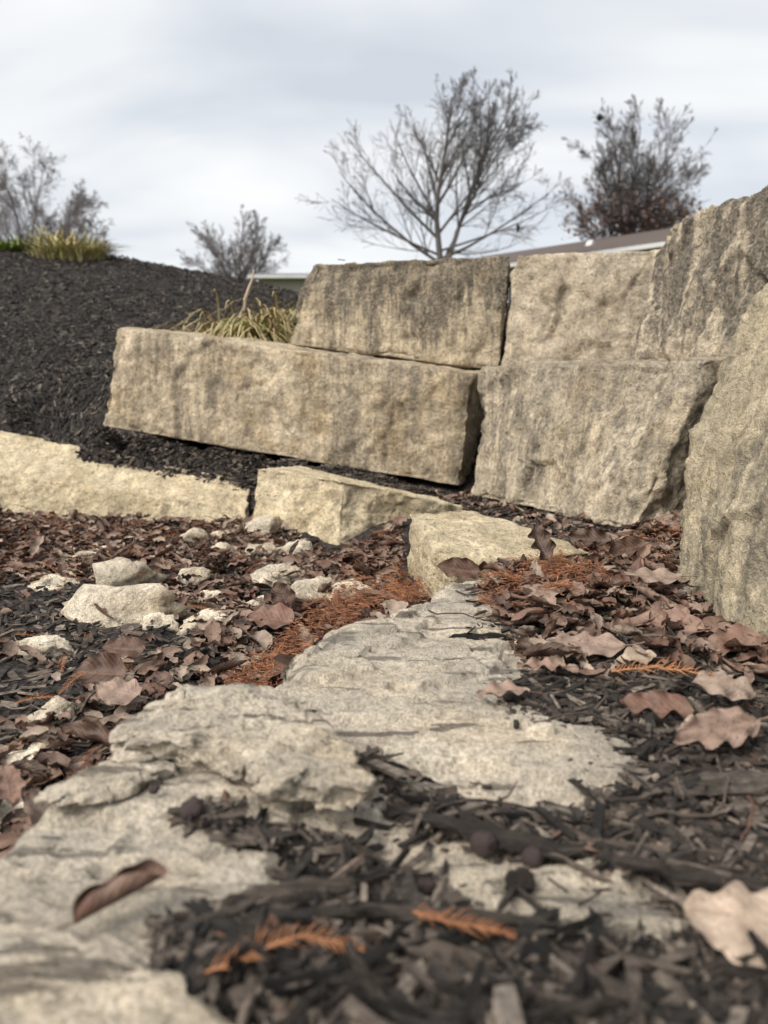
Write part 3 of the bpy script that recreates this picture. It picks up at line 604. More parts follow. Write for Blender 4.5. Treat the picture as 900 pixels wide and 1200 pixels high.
# ------------------------------------------------------------------ where litter may lie
FOOT = [np.array([c[:2] for c in q]) for q in (
    [frA[0], frA[1], frA[1] + A3(.13, .42, 0), frA[0] + A3(.13, .42, 0)], [frB[0], frB[1], frB[1] + A3(.5, .28, 0), frB[0] + A3(.5, .28, 0)], [frC[0], frC[1], frC[1] + A3(.5, .12, 0), frC[0] + A3(.5, .12, 0)],
    [frD1[0], frD1[1], bkD1[1], bkD1[0]], [frE[0], frE[1], bkE[1], bkE[0]], [frD0[0], frD0[1], bkD0[1], bkD0[0]])]
def clear(xy, margin=0.0):
    ok = np.ones(len(xy), bool)
    for f in FOOT: ok &= inside_dist(xy, f) < -margin
    return ok
def sample(pg, n, margin=.0, seed=0):
    rng = np.random.default_rng(seed); lo, hi = pg.min(0), pg.max(0); out = np.zeros((0, 2))
    while len(out) < n:
        p = rng.uniform(lo, hi, (n * 3, 2)); p = p[inside_dist(p, pg) > 0]; p = p[clear(p, margin)]; out = np.vstack([out, p])
        if len(out) == 0 and n: break
    return out[:n]
def sample_any(pg, n, seed):
    rg = np.random.default_rng(seed); lo, hi = pg.min(0), pg.max(0); out = np.zeros((0, 2))
    while len(out) < n: p = rg.uniform(lo, hi, (n * 3, 2)); out = np.vstack([out, p[inside_dist(p, pg) > 0]])
    return out[:n]
def slope_rot(x, y, yaw, e=.02):
    z = surf([x, x + e, x], [y, y, y + e]); n = Vector((-(z[1] - z[0]) / e, -(z[2] - z[0]) / e, 1)).normalized()
    return n.to_track_quat('Z', 'Y').to_matrix() @ Matrix.Rotation(yaw, 3, 'Z')
def put(name, me, xy, dz, yaw, tilt=(0, 0), sc=1.0, z=None, slope=False):
    zz = float(surf(xy[0], xy[1])[0]) if z is None else z
    o = link(name, me, loc=(xy[0], xy[1], zz + dz))
    if slope: o.rotation_euler = (slope_rot(xy[0], xy[1], yaw, .04) @ Euler((tilt[0], tilt[1], 0)).to_matrix()).to_euler()
    else: o.rotation_euler = (Matrix.Rotation(yaw, 3, 'Z') @ Euler((tilt[0], tilt[1], 0)).to_matrix()).to_euler()
    o.scale = (sc,) * 3 if not hasattr(sc, '__len__') else sc
    return o

# ------------------------------------------------------------------ hero leaves, one by one
def hero(px, py, wpx, label, tint, yaw, tilt=(0, 0), z=0.0, up=.004, seed=0, **k):
    g = GZ(px, py, z); wm = wpx / FPX * g[1]
    kw = dict(L=wm, Wd=wm * k.pop('ratio', .6)); kw.update(k)
    kw['wave'] = kw.get('wave', .006) * .6; kw['scal'] = kw.get('scal', .12) * .55
    V, F, uv = leaf_mesh(seed=seed + 70, nv=30, nu=14, stalk=0, **kw)
    lo = V[:, 2].min()
    root = link('fallen_leaf', None, loc=(g[0], g[1], z + up)); root.rotation_euler = (Euler((tilt[0], tilt[1], 0)).to_matrix().to_4x4() @ Matrix.Rotation(yaw, 4, 'Z')).to_euler()
    b = link('blade', with_uv(mesh_of('blade', V - np.array([0, 0, lo * .7]), F, M_LEAF), uv), root); b['tint'] = float(tint)
    sv, sf = stalk_geo(V, 14, wm * .3, max(.0006, wm * .010), seed); s_ = link('stalk', mesh_of('stalk', sv - np.array([0, 0, lo * .7]), sf, M_LEAF), root); s_['tint'] = float(tint) * .6
    tag(root, label, 'leaf')
H = hero
H(590, 826, 68, 'pinkish tan leaf with a scalloped edge flat on the ledge stone', .66, 1.75, seed=1, cross=.25, along=-.25, lobes=6, wave=.005, up=.012)
H(634, 794, 60, 'mauve scalloped leaf overlapping the chips behind the tan leaf', .58, 1.5, seed=2, cross=.3, along=.3, up=.012)
H(690, 772, 86, 'grey leaf with a ragged dark edge beside the pale grey leaf', .70, 1.4, (.25, 0), seed=3, cross=-.35, along=.3, ratio=.62, up=.018, wave=.006)
H(744, 784, 56, 'pale grey deeply notched leaf in front of the orange needle spray', .90, 1.8, (.2, 0), seed=4, cross=.2, along=-.5, ratio=.6, up=.010, scal=.3, lobes=4)
H(846, 828, 80, 'wavy pink leaf arched over its own dark shadow', .74, 1.5, (.5, .1), seed=5, cross=-.5, along=-.5, ratio=.55, up=.022, wave=.008)
H(835, 890, 125, 'long rusty pink leaf with a rippled edge propped above black mulch', .66, 1.95, (.62, .16), seed=6, cross=.35, along=.25, ratio=.46, up=.028, wave=.010, scal=.2, lobes=7)
H(768, 850, 92, 'dark brown folded leaf with an upturned rim', .36, 1.35, (.25, 0), seed=7, cross=.8, along=.4, ratio=.62, up=.016, wave=.008)
H(812, 868, 60, 'pale buff leaf tucked between the folded leaf and the rusty leaf', .84, 2.3, (.3, 0), seed=8, cross=.3, along=.3, ratio=.55, up=.012)
H(880, 1108, 172, 'large pale beige leaf with a curved stalk lying on dark mulch', .89, 1.1, (.3, -.1), seed=9, cross=-.7, along=-.7, ratio=.7, up=.012, wave=.006, lobes=7)
H(146, 1085, 125, 'rolled reddish brown leaf lodged in the gap of the ledge', .33, -1.1, (.15, -.25), z=.01, up=.020, seed=10, cross=2.7, along=.1, ratio=.95, scal=0., wave=.002)
H(140, 836, 66, 'smooth pinkish leaf with a forked dark stalk in the low bed', .68, 1.2, (.35, 0), z=-.09, up=.03, seed=11, cross=-.4, along=.3, ratio=.62, scal=0.)
H(120, 812, 66, 'glossy dark brown cupped leaf behind the smooth pinkish leaf', .24, 1.5, (.75, 0), z=-.09, up=.03, seed=12, cross=.6, along=.4, ratio=.75, scal=0.)
H(146, 778, 54, 'dark brown upright disc-like leaf near the twig', .26, 1.5, (.7, 0), z=-.09, up=.025, seed=13, cross=.3, along=.2, ratio=.7, scal=0.)
H(332, 715, 38, 'dark red round leaf standing on edge among rubble', .20, .5, (1.2, 0), z=-.09, up=.03, seed=14, cross=.4, along=.3, ratio=.95, scal=0.)
H(318, 738, 58, 'broad brown leaf lying flat in front of the dark red leaf', .42, 1.3, (.35, 0), z=-.09, up=.02, seed=15, cross=.2, along=.2, ratio=.8, scal=0.)
H(537, 684, 52, 'dark brown cupped leaf standing against the step stone', .26, 1.4, (1.0, 0), z=.01, up=.025, seed=16, cross=.8, along=.3, ratio=.75)
H(632, 655, 48, 'nearly black crumpled leaf standing in the needle heap', .12, .5, (1.0, .2), z=.05, up=.03, seed=17, cross=1.0, along=.6, ratio=.75, wave=.01)
H(690, 645, 52, 'blackish brown curled leaf at the far side of the needle heap', .10, 1.4, (.7, 0), z=.04, up=.02, seed=18, cross=.9, along=.5, ratio=.7, wave=.01)
H(735, 655, 50, 'dark brown cupped leaf between the streaked block and the needle heap', .22, 1.8, (.7, 0), z=.02, up=.02, seed=19, cross=.8, along=.3, ratio=.7)
H(112, 893, 95, 'long dark rolled leaf lying across twigs beside the ledge', .22, 1.35, (.3, .1), z=-.08, up=.03, seed=20, cross=1.4, along=.3, ratio=.45, scal=0.)
H(12, 955, 70, 'mauve leaf with a knotted stalk at the sloping pale stone', .5, .6, (.3, .2), z=-.06, up=.03, seed=21, cross=.6, along=.5, ratio=.6)
H(765, 690, 70, 'tan pink leaf with a toothed edge lying by the leaning boulder', .72, 1.6, (.3, .1), z=.02, up=.02, seed=22, cross=-.3, along=.4, ratio=.6)
H(780, 745, 90, 'grey brown leaf with clear side veins against the leaning boulder', .55, 1.0, (.25, -.15), z=.0, up=.012, seed=23, cross=.5, along=.4, ratio=.6)
H(860, 765, 95, 'large brown veined leaf wedged under the leaning boulder', .50, 1.9, (.2, -.15), z=.0, up=.008, seed=24, cross=.6, along=.5, ratio=.6)

# ------------------------------------------------------------------ scattered leaves
BED_L = np.vstack([poly([(-120, 606), (280, 612), (395, 655), (470, 640), (470, 702)], -.1), SLAB[1:14], poly([(-160, 1040)], -.1)])
BARE = poly([(-60, 700), (60, 690), (190, 700), (250, 750), (120, 800), (40, 850), (-60, 880)], -.1)
BED_R = poly([(560, 690), (600, 655), (700, 636), (745, 622), (800, 606), (812, 690), (850, 745), (905, 775), (905, 800), (800, 790), (700, 790), (640, 775), (600, 740)], .01)
LEAF_TONE = [(.20, 'blackish'), (.36, 'dark brown'), (.52, 'mid brown'), (.66, 'mauve brown'), (.80, 'pinkish tan'), (2, 'pale grey')]
def leaf_scatter(pg, n, seed, marks, group, lift, tints, bare=None, sc=(.75, 1.15)):
    rng = np.random.default_rng(seed); P = sample(pg, n * 2, -.01, seed)
    if bare is not None: d = inside_dist(P, bare); P = P[(d < 0) | (rng.random(len(P)) < .12)]
    P = P[:n]; Z = surf(P[:, 0], P[:, 1])
    for (x, y), z in zip(P, Z):
        up = rng.random() < (.03 if bare is None else .10); mi = rng.integers(len(LEAVES)); k = rng.uniform(*sc); tl = rng.normal(0, .22); ti = float(np.clip(rng.choice(tints) + rng.normal(0, .08), .03, .97))
        o = put('fallen_leaf', LEAVES[mi], (x, y), .004 + rng.random() ** 1.5 * lift + (.018 if up else 0), rng.uniform(0, 6.28), (tl + (rng.uniform(.5, 1.2) if up else 0), rng.normal(0, .2)), k, z)
        rg = random.Random(int(mi)); tone = next(w_ for v_, w_ in LEAF_TONE if ti < v_)
        pose = 'standing on edge' if up else 'tilted' if abs(tl) > .3 else 'lying flat'; size = 'small' if k < sc[0] + .3 * (sc[1] - sc[0]) else 'large' if k > sc[0] + .72 * (sc[1] - sc[0]) else 'middling'
        tag(o, f"{size} {tone} {LEAF_FORM[mi]} leaf {pose} {landmark(x, y, marks)}".replace('middling ', ''), 'leaf', group, tint=ti)
MARK_R = [(GZ(x, y, .01)[:2], t_) for x, y, t_ in ((600, 690, 'beside the needle heap'), (700, 665, 'behind the needle heap'), (770, 650, 'near the streaked corner block'), (800, 700, 'against the leaning boulder'), (860, 760, 'under the leaning boulder'), (720, 760, 'near the golden brown spray'), (640, 750, 'at the drift edge on the ledge'), (690, 715, 'in the middle of the drift'))]
leaf_scatter(BED_R, 165, 3, MARK_R, 'leaves drifted against the leaning boulder', .024, [.15, .25, .34, .42, .5, .56, .64, .74], sc=(.6, 1.05))
leaf_scatter(BED_L, 130, 4, MARK_L, 'leaves in the low bed', .024, [.2, .32, .45, .55, .62, .7, .8], BARE, sc=(.65, 1.05))
def stuff_leaves(pg, n, seed, bare, lift, name, label, sc):
    rng = np.random.default_rng(seed); P = sample(pg, n * 2, 0, seed)
    if bare is not None: d = inside_dist(P, bare); P = P[(d < 0) | (rng.random(len(P)) < .10)]
    P = P[:n]; Z = surf(P[:, 0], P[:, 1]); b = Bag(); T = [leaf_mesh(seed=k, nv=6, nu=4, L=rng.uniform(.04, .075), Wd=rng.uniform(.025, .045), cross=rng.uniform(.2, 1.6), along=rng.uniform(-.4, 1.4), wave=.005) for k in range(12)]; U = []
    for (x, y), z in zip(P, Z):
        V, F, uv = T[rng.integers(12)]; R = np.array((Matrix.Rotation(rng.uniform(0, 6.28), 3, 'Z') @ Euler((rng.normal(0, .35), rng.normal(0, .35), 0)).to_matrix()))
        b.add(V * rng.uniform(*sc) @ R.T + np.array([x, y, z + .002 + rng.random() * lift]), F, np.clip(rng.choice([.2, .35, .5, .6, .7, .8]) + rng.normal(0, .08), .02, .95)); U.append(uv)
    me = with_uv(b.mesh(name, M_LEAF, tint=True), np.vstack(U)); tag(link(name, me), label, 'leaf litter', kind='stuff')
stuff_leaves(BED_L, 3000, 21, BARE, .022, 'leaf_litter', 'broken brown leaf litter covering the low bed', (.45, .95))
stuff_leaves(BED_R, 700, 22, None, .026, 'leaf_litter', 'broken brown leaf litter beneath the drift of curled leaves', (.4, .9))
CREV = poly([(470, 560), (545, 575), (640, 600), (742, 622), (745, 640), (690, 650), (600, 605), (540, 592)], -.01)
CFOOT = np.array([frC[0][:2] + [.05, .25], frC[0][:2] + [-.06, .0], frC[1][:2] + [-.08, .1], frC[1][:2] + [.03, .1], frC[0][:2] + [.06, .0]])
stuff_leaves(CREV, 130, 23, None, .015, 'leaf_litter', 'dark leaf litter packed under the streaked corner block', (.4, .9))

# ------------------------------------------------------------------ mulch
def box_chips(P, Z, Ls, name, label, seed, tints, steep=.35, nrm=None, wr=(.10, .36)):
    rng = np.random.default_rng(seed); n = len(P)
    base = np.array([(x, y, z) for x in (-.5, .5) for y in (-.5, .5) for z in (-.5, .5)], float)
    dims = np.stack([Ls, Ls * rng.uniform(*wr, n), Ls * rng.uniform(.06, .16, n)], 1)
    V = (base[None] + rng.normal(0, .10, (n, 8, 3))) * dims[:, None, :]
    a = rng.uniform(0, 6.28, n); e = rng.normal(0, steep, n); r = rng.normal(0, .5, n)
    ca, sa, ce, se, cr, sr = np.cos(a), np.sin(a), np.cos(e), np.sin(e), np.cos(r), np.sin(r); O = np.zeros(n); I = np.ones(n)
    Rz = np.stack([ca, -sa, O, sa, ca, O, O, O, I], 1).reshape(-1, 3, 3); Ry = np.stack([ce, O, se, O, I, O, -se, O, ce], 1).reshape(-1, 3, 3); Rx = np.stack([I, O, O, O, cr, -sr, O, sr, cr], 1).reshape(-1, 3, 3)
    V = np.einsum('nij,nkj->nki', Rz @ Ry @ Rx, V)
    if nrm is not None: V[:, :, 2] += V[:, :, 0] * nrm[:, 0:1] + V[:, :, 1] * nrm[:, 1:2]
    V += np.concatenate([P, Z[:, None]], 1)[:, None, :]
    f = np.array([(0, 1, 3, 2), (4, 6, 7, 5), (0, 4, 5, 1), (2, 3, 7, 6), (0, 2, 6, 4), (1, 5, 7, 3)])
    F = (np.arange(n)[:, None, None] * 8 + f[None]).reshape(-1, 4)
    me = mesh_of(name, V.reshape(-1, 3), F, M_WOOD, smooth=False); set_attr(me, 'tint', np.repeat(np.clip(rng.choice(tints, n) + rng.normal(0, .06, n), .02, .98), 8))
    return tag(link(name, me), label, 'mulch', kind='stuff')
rng = np.random.default_rng(5)
# the slope behind
t = rng.uniform(0, 1, 46000); yy = 2.85 * (6.9 / 2.85) ** t; xx = yy * rng.uniform(-.62, .12, len(t)); P = np.stack([xx, yy], 1); P = P[clear(P, -.02)]
Z = soil(P[:, 0], P[:, 1]); e = .05; nr = np.stack([(soil(P[:, 0] + e, P[:, 1]) - Z) / e, (soil(P[:, 0], P[:, 1] + e) - Z) / e], 1)
box_chips(P, Z + .006, rng.uniform(.010, .042, len(P)), 'mulch', 'black bark mulch spread over the slope behind the stones', 31, [.02, .04, .08, .12, .2, .3, .42, .62], .35, nr)
# low bed
P = sample(np.vstack([poly([(-120, 606), (280, 612), (395, 655), (470, 640), (470, 702)], -.1), SLAB[1:15], poly([(-260, 1180), (-300, 700)], -.1)]), 8500, 0, 6)
box_chips(P, surf(P[:, 0], P[:, 1]) + .003, rng.uniform(.010, .038, len(P)), 'mulch', 'fine black mulch in the low bed between the pale rubble', 32, [.1, .2, .35, .5, .62, .75, .8], .25)
P = np.vstack([sample(np.array([(-1.6, 3.3), (-1.15, 3.12), (-.5, 2.95), (.15, 2.78), (.05, 2.6), (-.35, 2.66), (-.6, 2.74), (-1.0, 2.84), (-1.6, 3.0)]), 5200, -.05, 61), sample(poly([(330, 548), (560, 580), (745, 626), (700, 650), (560, 600), (400, 562)], -.01), 1300, -.02, 62), sample_any(CFOOT, 900, 63)])
box_chips(P, soil(P[:, 0], P[:, 1]) + .004, rng.uniform(.010, .04, len(P)), 'mulch', 'black mulch packed in the gaps under the stacked blocks', 36, [.1, .2, .35, .5, .62, .75], .25)
# on and beside the ledge
PG = [poly([(540, 690), (900, 690), (1060, 800), (1060, 1080), (400, 960), (420, 880), (700, 940), (560, 820)], 0.0), poly([(180, 1100), (400, 980), (1050, 1080), (1150, 1420), (240, 1420)], 0.0), COVERS[2]]
for pg, n, sc, s_, lab in ((PG[0], 7500, (.008, .038), 33, 'fine bark mulch along the leaf drift on the ledge stone'), (PG[1], 4200, (.010, .045), 34, 'wet dark mulch heaped on the open end of the ledge stone'), (PG[2], 250, (.008, .03), 35, 'dark mulch crumbs under the broken layer of the ledge')):
    P = sample(pg, n, 0, s_); c = cover(P[:, 0], P[:, 1]); P = P[rng.random(len(P)) < np.where(c > .3, 1.0, .02 + .5 * c)]
    L_ = rng.uniform(*sc, len(P)) * np.where(rng.random(len(P)) < .25, 1.5, 1.0)
    box_chips(P, surf(P[:, 0], P[:, 1]) + .003 + .006 * rng.random(len(P)), L_, 'mulch', lab, s_, [.06, .12, .2, .3, .38, .48, .58, .66, .76], .16, None, (.04, .19))
P = np.vstack([sample(PG[0], 16000, 0, 71), sample(PG[1], 9000, 0, 72)]); c = cover(P[:, 0], P[:, 1]); near_ = np.max([inside_dist(P, pg) for pg in COVERS], 0)
P = P[rng.random(len(P)) < np.where(c < .02, .5 * np.exp(near_ / .012), .55)]
box_chips(P, surf(P[:, 0], P[:, 1]) + .001, rng.uniform(.002, .009, len(P)), 'mulch', 'fine brown mulch crumbs fringing the bare ledge stone', 37, [.2, .35, .5, .6, .66, .76, .8], .2, None, (.3, .8))
# chips one can pick out
def chips(pg, n, ln, seed, marks, group, only=.5, tints=(.08, .2, .3, .42, .55, .66, .76), dz=.006, flat=.14):
    rg = np.random.default_rng(seed); P = sample(pg, n * 6, 0, seed); c = cover(P[:, 0], P[:, 1]); P = P[c > only][:n]
    Z = surf(P[:, 0], P[:, 1])
    for (x, y), z in zip(P, Z):
        l = rg.uniform(*ln); yaw = rg.normal(0, .7); wd = rg.uniform(.18, .55); ti = float(np.clip(rg.choice(tints) + rg.normal(0, .05), .02, .97))
        o = put('mulch_chip', CHIPS[rg.integers(len(CHIPS))], (x, y), dz + rg.random() * .006, yaw + (3.14 if rg.random() < .5 else 0), (rg.uniform(-.6, .6), rg.normal(0, flat)), (l, l * wd, l * rg.uniform(.6, 1.2)), z)
        size = 'short' if l < ln[0] + .3 * (ln[1] - ln[0]) else 'long' if l > ln[0] + .7 * (ln[1] - ln[0]) else 'middling'
        tone = 'black' if ti < .2 else 'charcoal' if ti < .38 else 'dark brown' if ti < .6 else 'grey brown' if ti < .72 else 'grey'
        tag(o, f"{size} {'thin' if wd < .3 else 'broad' if wd > .44 else 'flat'} {tone} wood chip {landmark(x, y, marks)}", 'wood chip', group, tint=ti)
MARK_C = [(GZ(x, y, 0)[:2], t_) for x, y, t_ in ((640, 800, 'beside the mauve scalloped leaf'), (740, 820, 'behind the dark folded leaf'), (870, 800, 'below the leaning boulder'), (850, 930, 'in front of the rusty rippled leaf'), (700, 920, 'at the mulch edge on the ledge'), (560, 950, 'behind the bark roll'), (740, 980, 'between bark roll and heavy bark piece'), (880, 1010, 'behind the heavy bark piece'), (450, 900, 'by the long black bark strip'),
    (420, 1010, 'by the thin stick over bare stone'), (250, 1110, 'by the pale orange spray'), (540, 1050, 'around the bright orange spray'), (640, 1100, 'by the biggest black lump'), (760, 1090, 'near the pale beige leaf'), (880, 1160, 'under the pale beige leaf'), (720, 1170, 'by the smaller black lump'), (580, 1180, 'by the pale nut-like fruit'), (460, 1150, 'by the slanting grey stick'), (330, 1170, 'next to the pale rounded stone'))]
chips(PG[1], 150, (.022, .080), 41, MARK_C, 'chips heaped on the ledge end')
chips(PG[0], 120, (.014, .050), 42, MARK_C, 'chips beside the leaf drift')
def one_chip(px, py, ln, yaw, label, tint, thick=.8, k=0, z=.004, up=.007, wide=.7):
    g = GZ(px, py, z); l = ln / FPX * g[1]; o = put('mulch_chip', CHIPS[k], g[:2], up, yaw, (random.uniform(-.2, .2), 0), (l, l * wide, l * thick)); tag(o, label, 'wood chip', tint=tint)
one_chip(560, 738, 70, -.05, 'black split chip lying flat on the ledge near the step stone', .10, .5, 1, wide=.7)
one_chip(380, 868, 66, -.55, 'black charred sliver on bare stone behind the broken layer', .08, .5, 2, wide=.4)
one_chip(460, 905, 110, -.45, 'long black bark strip beside the tip of the broken layer', .06, .6, 3, wide=.4)
one_chip(865, 790, 40, -.7, 'grey speckled chip of wood below the leaning boulder', .90, .4, 4, wide=1.2)
one_chip(590, 965, 190, -.22, 'thick dark brown bark roll across the pale ledge band', .42, .9, 5, up=.012, wide=.6)
one_chip(830, 1032, 230, -.1, 'heavy grey brown bark piece along the pale ledge band', .52, .9, 6, up=.012, wide=.7)
one_chip(500, 1078, 330, -.03, 'long grey splinter spanning the mulch heap under the orange spray', .66, .35, 7, up=.016, wide=.25)
one_chip(590, 1135, 240, -.35, 'broad pale grey wood slab in the mulch heap', .80, .5, 8, up=.014, wide=.8)
one_chip(480, 1150, 210, -.75, 'pale grey weathered stick slanting through the mulch heap', .83, .5, 9, up=.016, wide=.6)
one_chip(330, 990, 200, -.12, 'black bark strip lying below the broken layer', .12, .5, 10, up=.006, wide=.4)
one_chip(395, 1023, 110, -.1, 'thin black stick pointing over bare stone', .10, .4, 11, up=.010, wide=.3)
one_chip(850, 920, 150, .12, 'flat grey wood slab in front of the rusty leaf', .78, .35, 12, up=.005, wide=.9)
for px, py, r_, lab in ((632, 1110, 46, 'biggest charcoal black bark lump in the mulch heap'), (690, 1165, 36, 'smaller black bark lump in the mulch heap'), (610, 1010, 24, 'dark brown burr at the edge of the pale ledge band')):
    g = GZ(px, py, .01); r = .8 * r_ / FPX * g[1]; o = put('bark_lump', mesh_of('bark_lump', *lump_geo(r_), M_CHIP), g[:2], r * .55, .4, sc=(r, r * .8, r * .8)); tag(o, lab, 'bark lump', tint=.22 if r_ > 30 else .5)
FR = [mesh_of('dried_fruit', *fruit_geo(k), M_FRUIT) for k in range(4)]
for i, (px, py, r_, lab) in enumerate(((181, 938, 9, 'single small dark berry alone on the pale stone'), (226, 965, 20, 'two-lobed shrivelled fruit under the broken layer'), (570, 925, 9, 'round dark berry by a fallen stalk on the ledge'), (595, 927, 10, 'oval dark berry next to the round berry'), (478, 997, 10, None), (567, 970, 22, 'brown shrivelled fruit behind the bark roll'), (625, 985, 18, 'larger brown fruit pressed against the bark roll'), (450, 1010, 14, None), (620, 1168, 28, 'pale brown nut-like fruit in the mulch heap'), (690, 1115, 24, 'mauve brown fruit beside the biggest bark lump'), (745, 1180, 26, 'rusty brown fruit below the smaller black lump'), (500, 1015, 18, None), (580, 1045, 14, None))):
    g = GZ(px, py, .008); r = .78 * r_ / FPX * g[1]; o = put('dried_fruit', FR[i % 4], g[:2], r * .8 + .004, i * 1.3, (random.uniform(-.6, .6), random.uniform(-.6, .6)), r)
    tag(o, lab or 'small dark shrivelled fruit among chips at the pale ledge band', 'dried fruit', None if lab else 'shrivelled fruits among the chips')
    if i in (0, 2):
        sv, sf = tube_chain([(0, 0, .8), (.1, .2, 1.6), (.5, .6, 2.5), (1.2, .8, 3.2)], [.10, .07, .06, .08], 5); link('stalk', mesh_of('stalk', sv, sf, M_WOOD), o)

# ------------------------------------------------------------------ needles and twigs
def needles(pg, n, seed, label, z0=None, lift=.02):
    rg = np.random.default_rng(seed); P = sample_any(pg, n, seed); b = Bag(); Z = surf(P[:, 0], P[:, 1]) if z0 is None else z0(P)
    for (x, y), z in zip(P, Z):
        a = rg.uniform(0, 6.28); e = rg.normal(0, .16); l = rg.uniform(.008, .022); q = np.array([x, y, z + .002 + lift * rg.random() ** 1.5]); b.add(*needle_strip(q, q + l * np.array([math.cos(a) * math.cos(e), math.sin(a) * math.cos(e), math.sin(e)]), .0014, rg), np.clip(rg.normal(.42, .32), 0, 1))
    tag(link('needle_litter', b.mesh('needle_litter', M_NEEDLE, tint=True)), label, 'needle litter', kind='stuff')
PILE = poly([(565, 662), (590, 645), (650, 640), (720, 655), (735, 672), (700, 690), (640, 694), (585, 690), (560, 680)], .045)
def pile_z(P):
    d = inside_dist(P, PILE); return np.maximum(surf(P[:, 0], P[:, 1]), .024 * sstep(0, .05, d) + .016 * fbm(v3(P[:, 0], P[:, 1]) * 14, 2))
needles(PILE, 2800, 51, 'heap of rust-coloured cypress needles on the step stone', pile_z, .016)
STRIP = poly([(262, 800), (300, 770), (340, 745), (400, 700), (470, 690), (474, 706), (440, 728), (372, 760), (330, 800), (286, 824)], -.09)
needles(STRIP, 5200, 52, 'rust-coloured needles banked along the side of the ledge stone', None, .034)
needles(poly([(380, 700), (400, 660), (470, 615), (474, 690)], -.08), 900, 53, 'rust-coloured needles caught between the low angular block and step stone', None, .02)
needles(poly([(430, 738), (462, 690), (505, 690), (505, 715), (470, 725)], -.08), 900, 56, 'rust-coloured needles in the corner between ledge and step stone', None, .03)
needles(poly([(-60, 640), (100, 620), (280, 625), (300, 650), (150, 700), (-60, 690)], -.1), 3200, 54, 'scattered rust-coloured needles below the long low stone', None, .026)
needles(poly([(680, 650), (720, 635), (790, 620), (805, 660), (740, 690)], .0), 1100, 55, 'rust-coloured needles in the corner by the streaked block', None, .035)
rg = np.random.default_rng(8)
def sprays(pg, n, label, group, zf=None, up=.02, marks=None):
    P = sample_any(pg, n, int(rg.integers(999))); Z = surf(P[:, 0], P[:, 1]) if zf is None else zf(P)
    for (x, y), z in zip(P, Z):
        o = put('cypress_spray', SPRAYS[rg.integers(7)], (x, y), up * rg.random() + .004, rg.uniform(0, 6.28), (rg.normal(0, .3), rg.normal(0, .3)), rg.uniform(.6, 1.0), z)
        ti = float(np.clip(rg.normal(.5, .25), 0, 1)); tone = 'dark rusty' if ti < .38 else 'rust orange' if ti < .65 else 'pale orange'
        tag(o, f'{tone} {label}' + ('' if marks is None else ' ' + landmark(x, y, marks)), 'needle spray', group, tint=ti)
sprays(PILE, 26, 'cypress spray tangled in the heap on the step stone', 'sprays in the needle heap', pile_z)
sprays(STRIP, 34, 'cypress spray banked along the ledge side', 'sprays along the ledge', None, .045, marks=[(GZ(x, y, -.09)[:2], t_) for x, y, t_ in ((280, 805, 'by the broken layer'), (340, 760, 'by the notch in the ledge'), (400, 715, 'by the half-buried grey rubble'), (460, 700, 'at the foot of the step stone'))])
sprays(BED_L, 70, 'cypress spray lying', 'sprays in the low bed', None, .045, MARK_L)
def spray_at(px, py, ln, yaw, label, tint, z=.01, k=0):
    g = GZ(px, py, z + .015); o = put('cypress_spray', SPRAYS[k], g[:2], .024, yaw, (0, 0), ln / FPX * g[1] / .075); tag(o, label, 'needle spray', tint=tint)
spray_at(775, 762, 120, .15, 'golden brown spray lying across the leaves by the leaning boulder', .85, .03, 0)
spray_at(545, 1060, 150, -.25, 'bright orange spray lying on the mulch heap of the ledge end', .62, .012, 1)
spray_at(340, 1100, 190, .35, 'pale orange spray beside the rolled leaf', .75, .012, 2)
def twig(px0, py0, px1, py1, rad, label, tint, z=.0, arch=.01, fork=True, seed=0):
    rg = np.random.default_rng(seed + 77); a, b = GZ(px0, py0, z), GZ(px1, py1, z); n = 9; P = []
    for k in range(n):
        t_ = k / (n - 1); q = a + (b - a) * t_; q[:2] += rg.normal(0, .003, 2); q[2] = float(surf(q[0], q[1])[0]) + .004 + arch * math.sin(math.pi * t_); P.append(q)
    P = np.array(P); r = rad; V, F = tube_chain(P - P[0], np.linspace(r, r * .6, n), 6); bg_ = Bag(); bg_.add(V, F)
    if fork:
        q = P[5] - P[0]; d = (P[6] - P[4]); d /= np.linalg.norm(d); sd = np.array([-d[1], d[0], .5]); L_ = np.linalg.norm(b - a) * .25
        bg_.add(*tube_chain([q, q + (d + sd * .5) * L_ * .5, q + (d + sd * .8) * L_], [r * .6, r * .5, r * .3], 5))
    tag(link('twig', bg_.mesh('twig', M_WOOD), loc=P[0]), label, 'twig', tint=tint)
twig(535, 703, 640, 712, .0012, 'thin dark twig along the far edge of the ledge', .4, seed=1, fork=False)
twig(500, 720, 590, 735, .0012, 'fine forked twig on bare stone near the step stone', .3, seed=2)
twig(660, 765, 800, 775, .0016, 'slender twig bridging the grey leaves', .5, .02, seed=3)
twig(640, 712, 750, 700, .002, 'reddish brown twig through the drift below the needle heap', .86, .02, seed=4)
twig(620, 855, 740, 850, .0014, 'long thin stalk along the chips behind the folded leaf', .4, seed=5, fork=False)
twig(85, 840, 155, 800, .0022, 'pinkish brown twig leaning over the cupped leaf', .62, -.09, .03, False, 6)
twig(0, 830, 75, 835, .0016, 'grey twig lying across the bare black mulch', .7, -.1, seed=7)
twig(130, 660, 170, 652, .002, 'curled grey twig behind the wedge of rubble', .75, -.1, .02, seed=8)
twig(150, 648, 300, 655, .0022, 'long dark twig among the rubble stones', .4, -.1, .015, seed=9)
twig(0, 640, 70, 655, .002, 'pale twig below the long low stone', .85, -.1, seed=10)
twig(600, 1000, 800, 965, .0018, 'straight dark twig beside the bark roll', .45, seed=11, fork=False)
twig(700, 960, 900, 945, .0022, 'grey twig through the mulch behind the heavy bark piece', .6, seed=12)
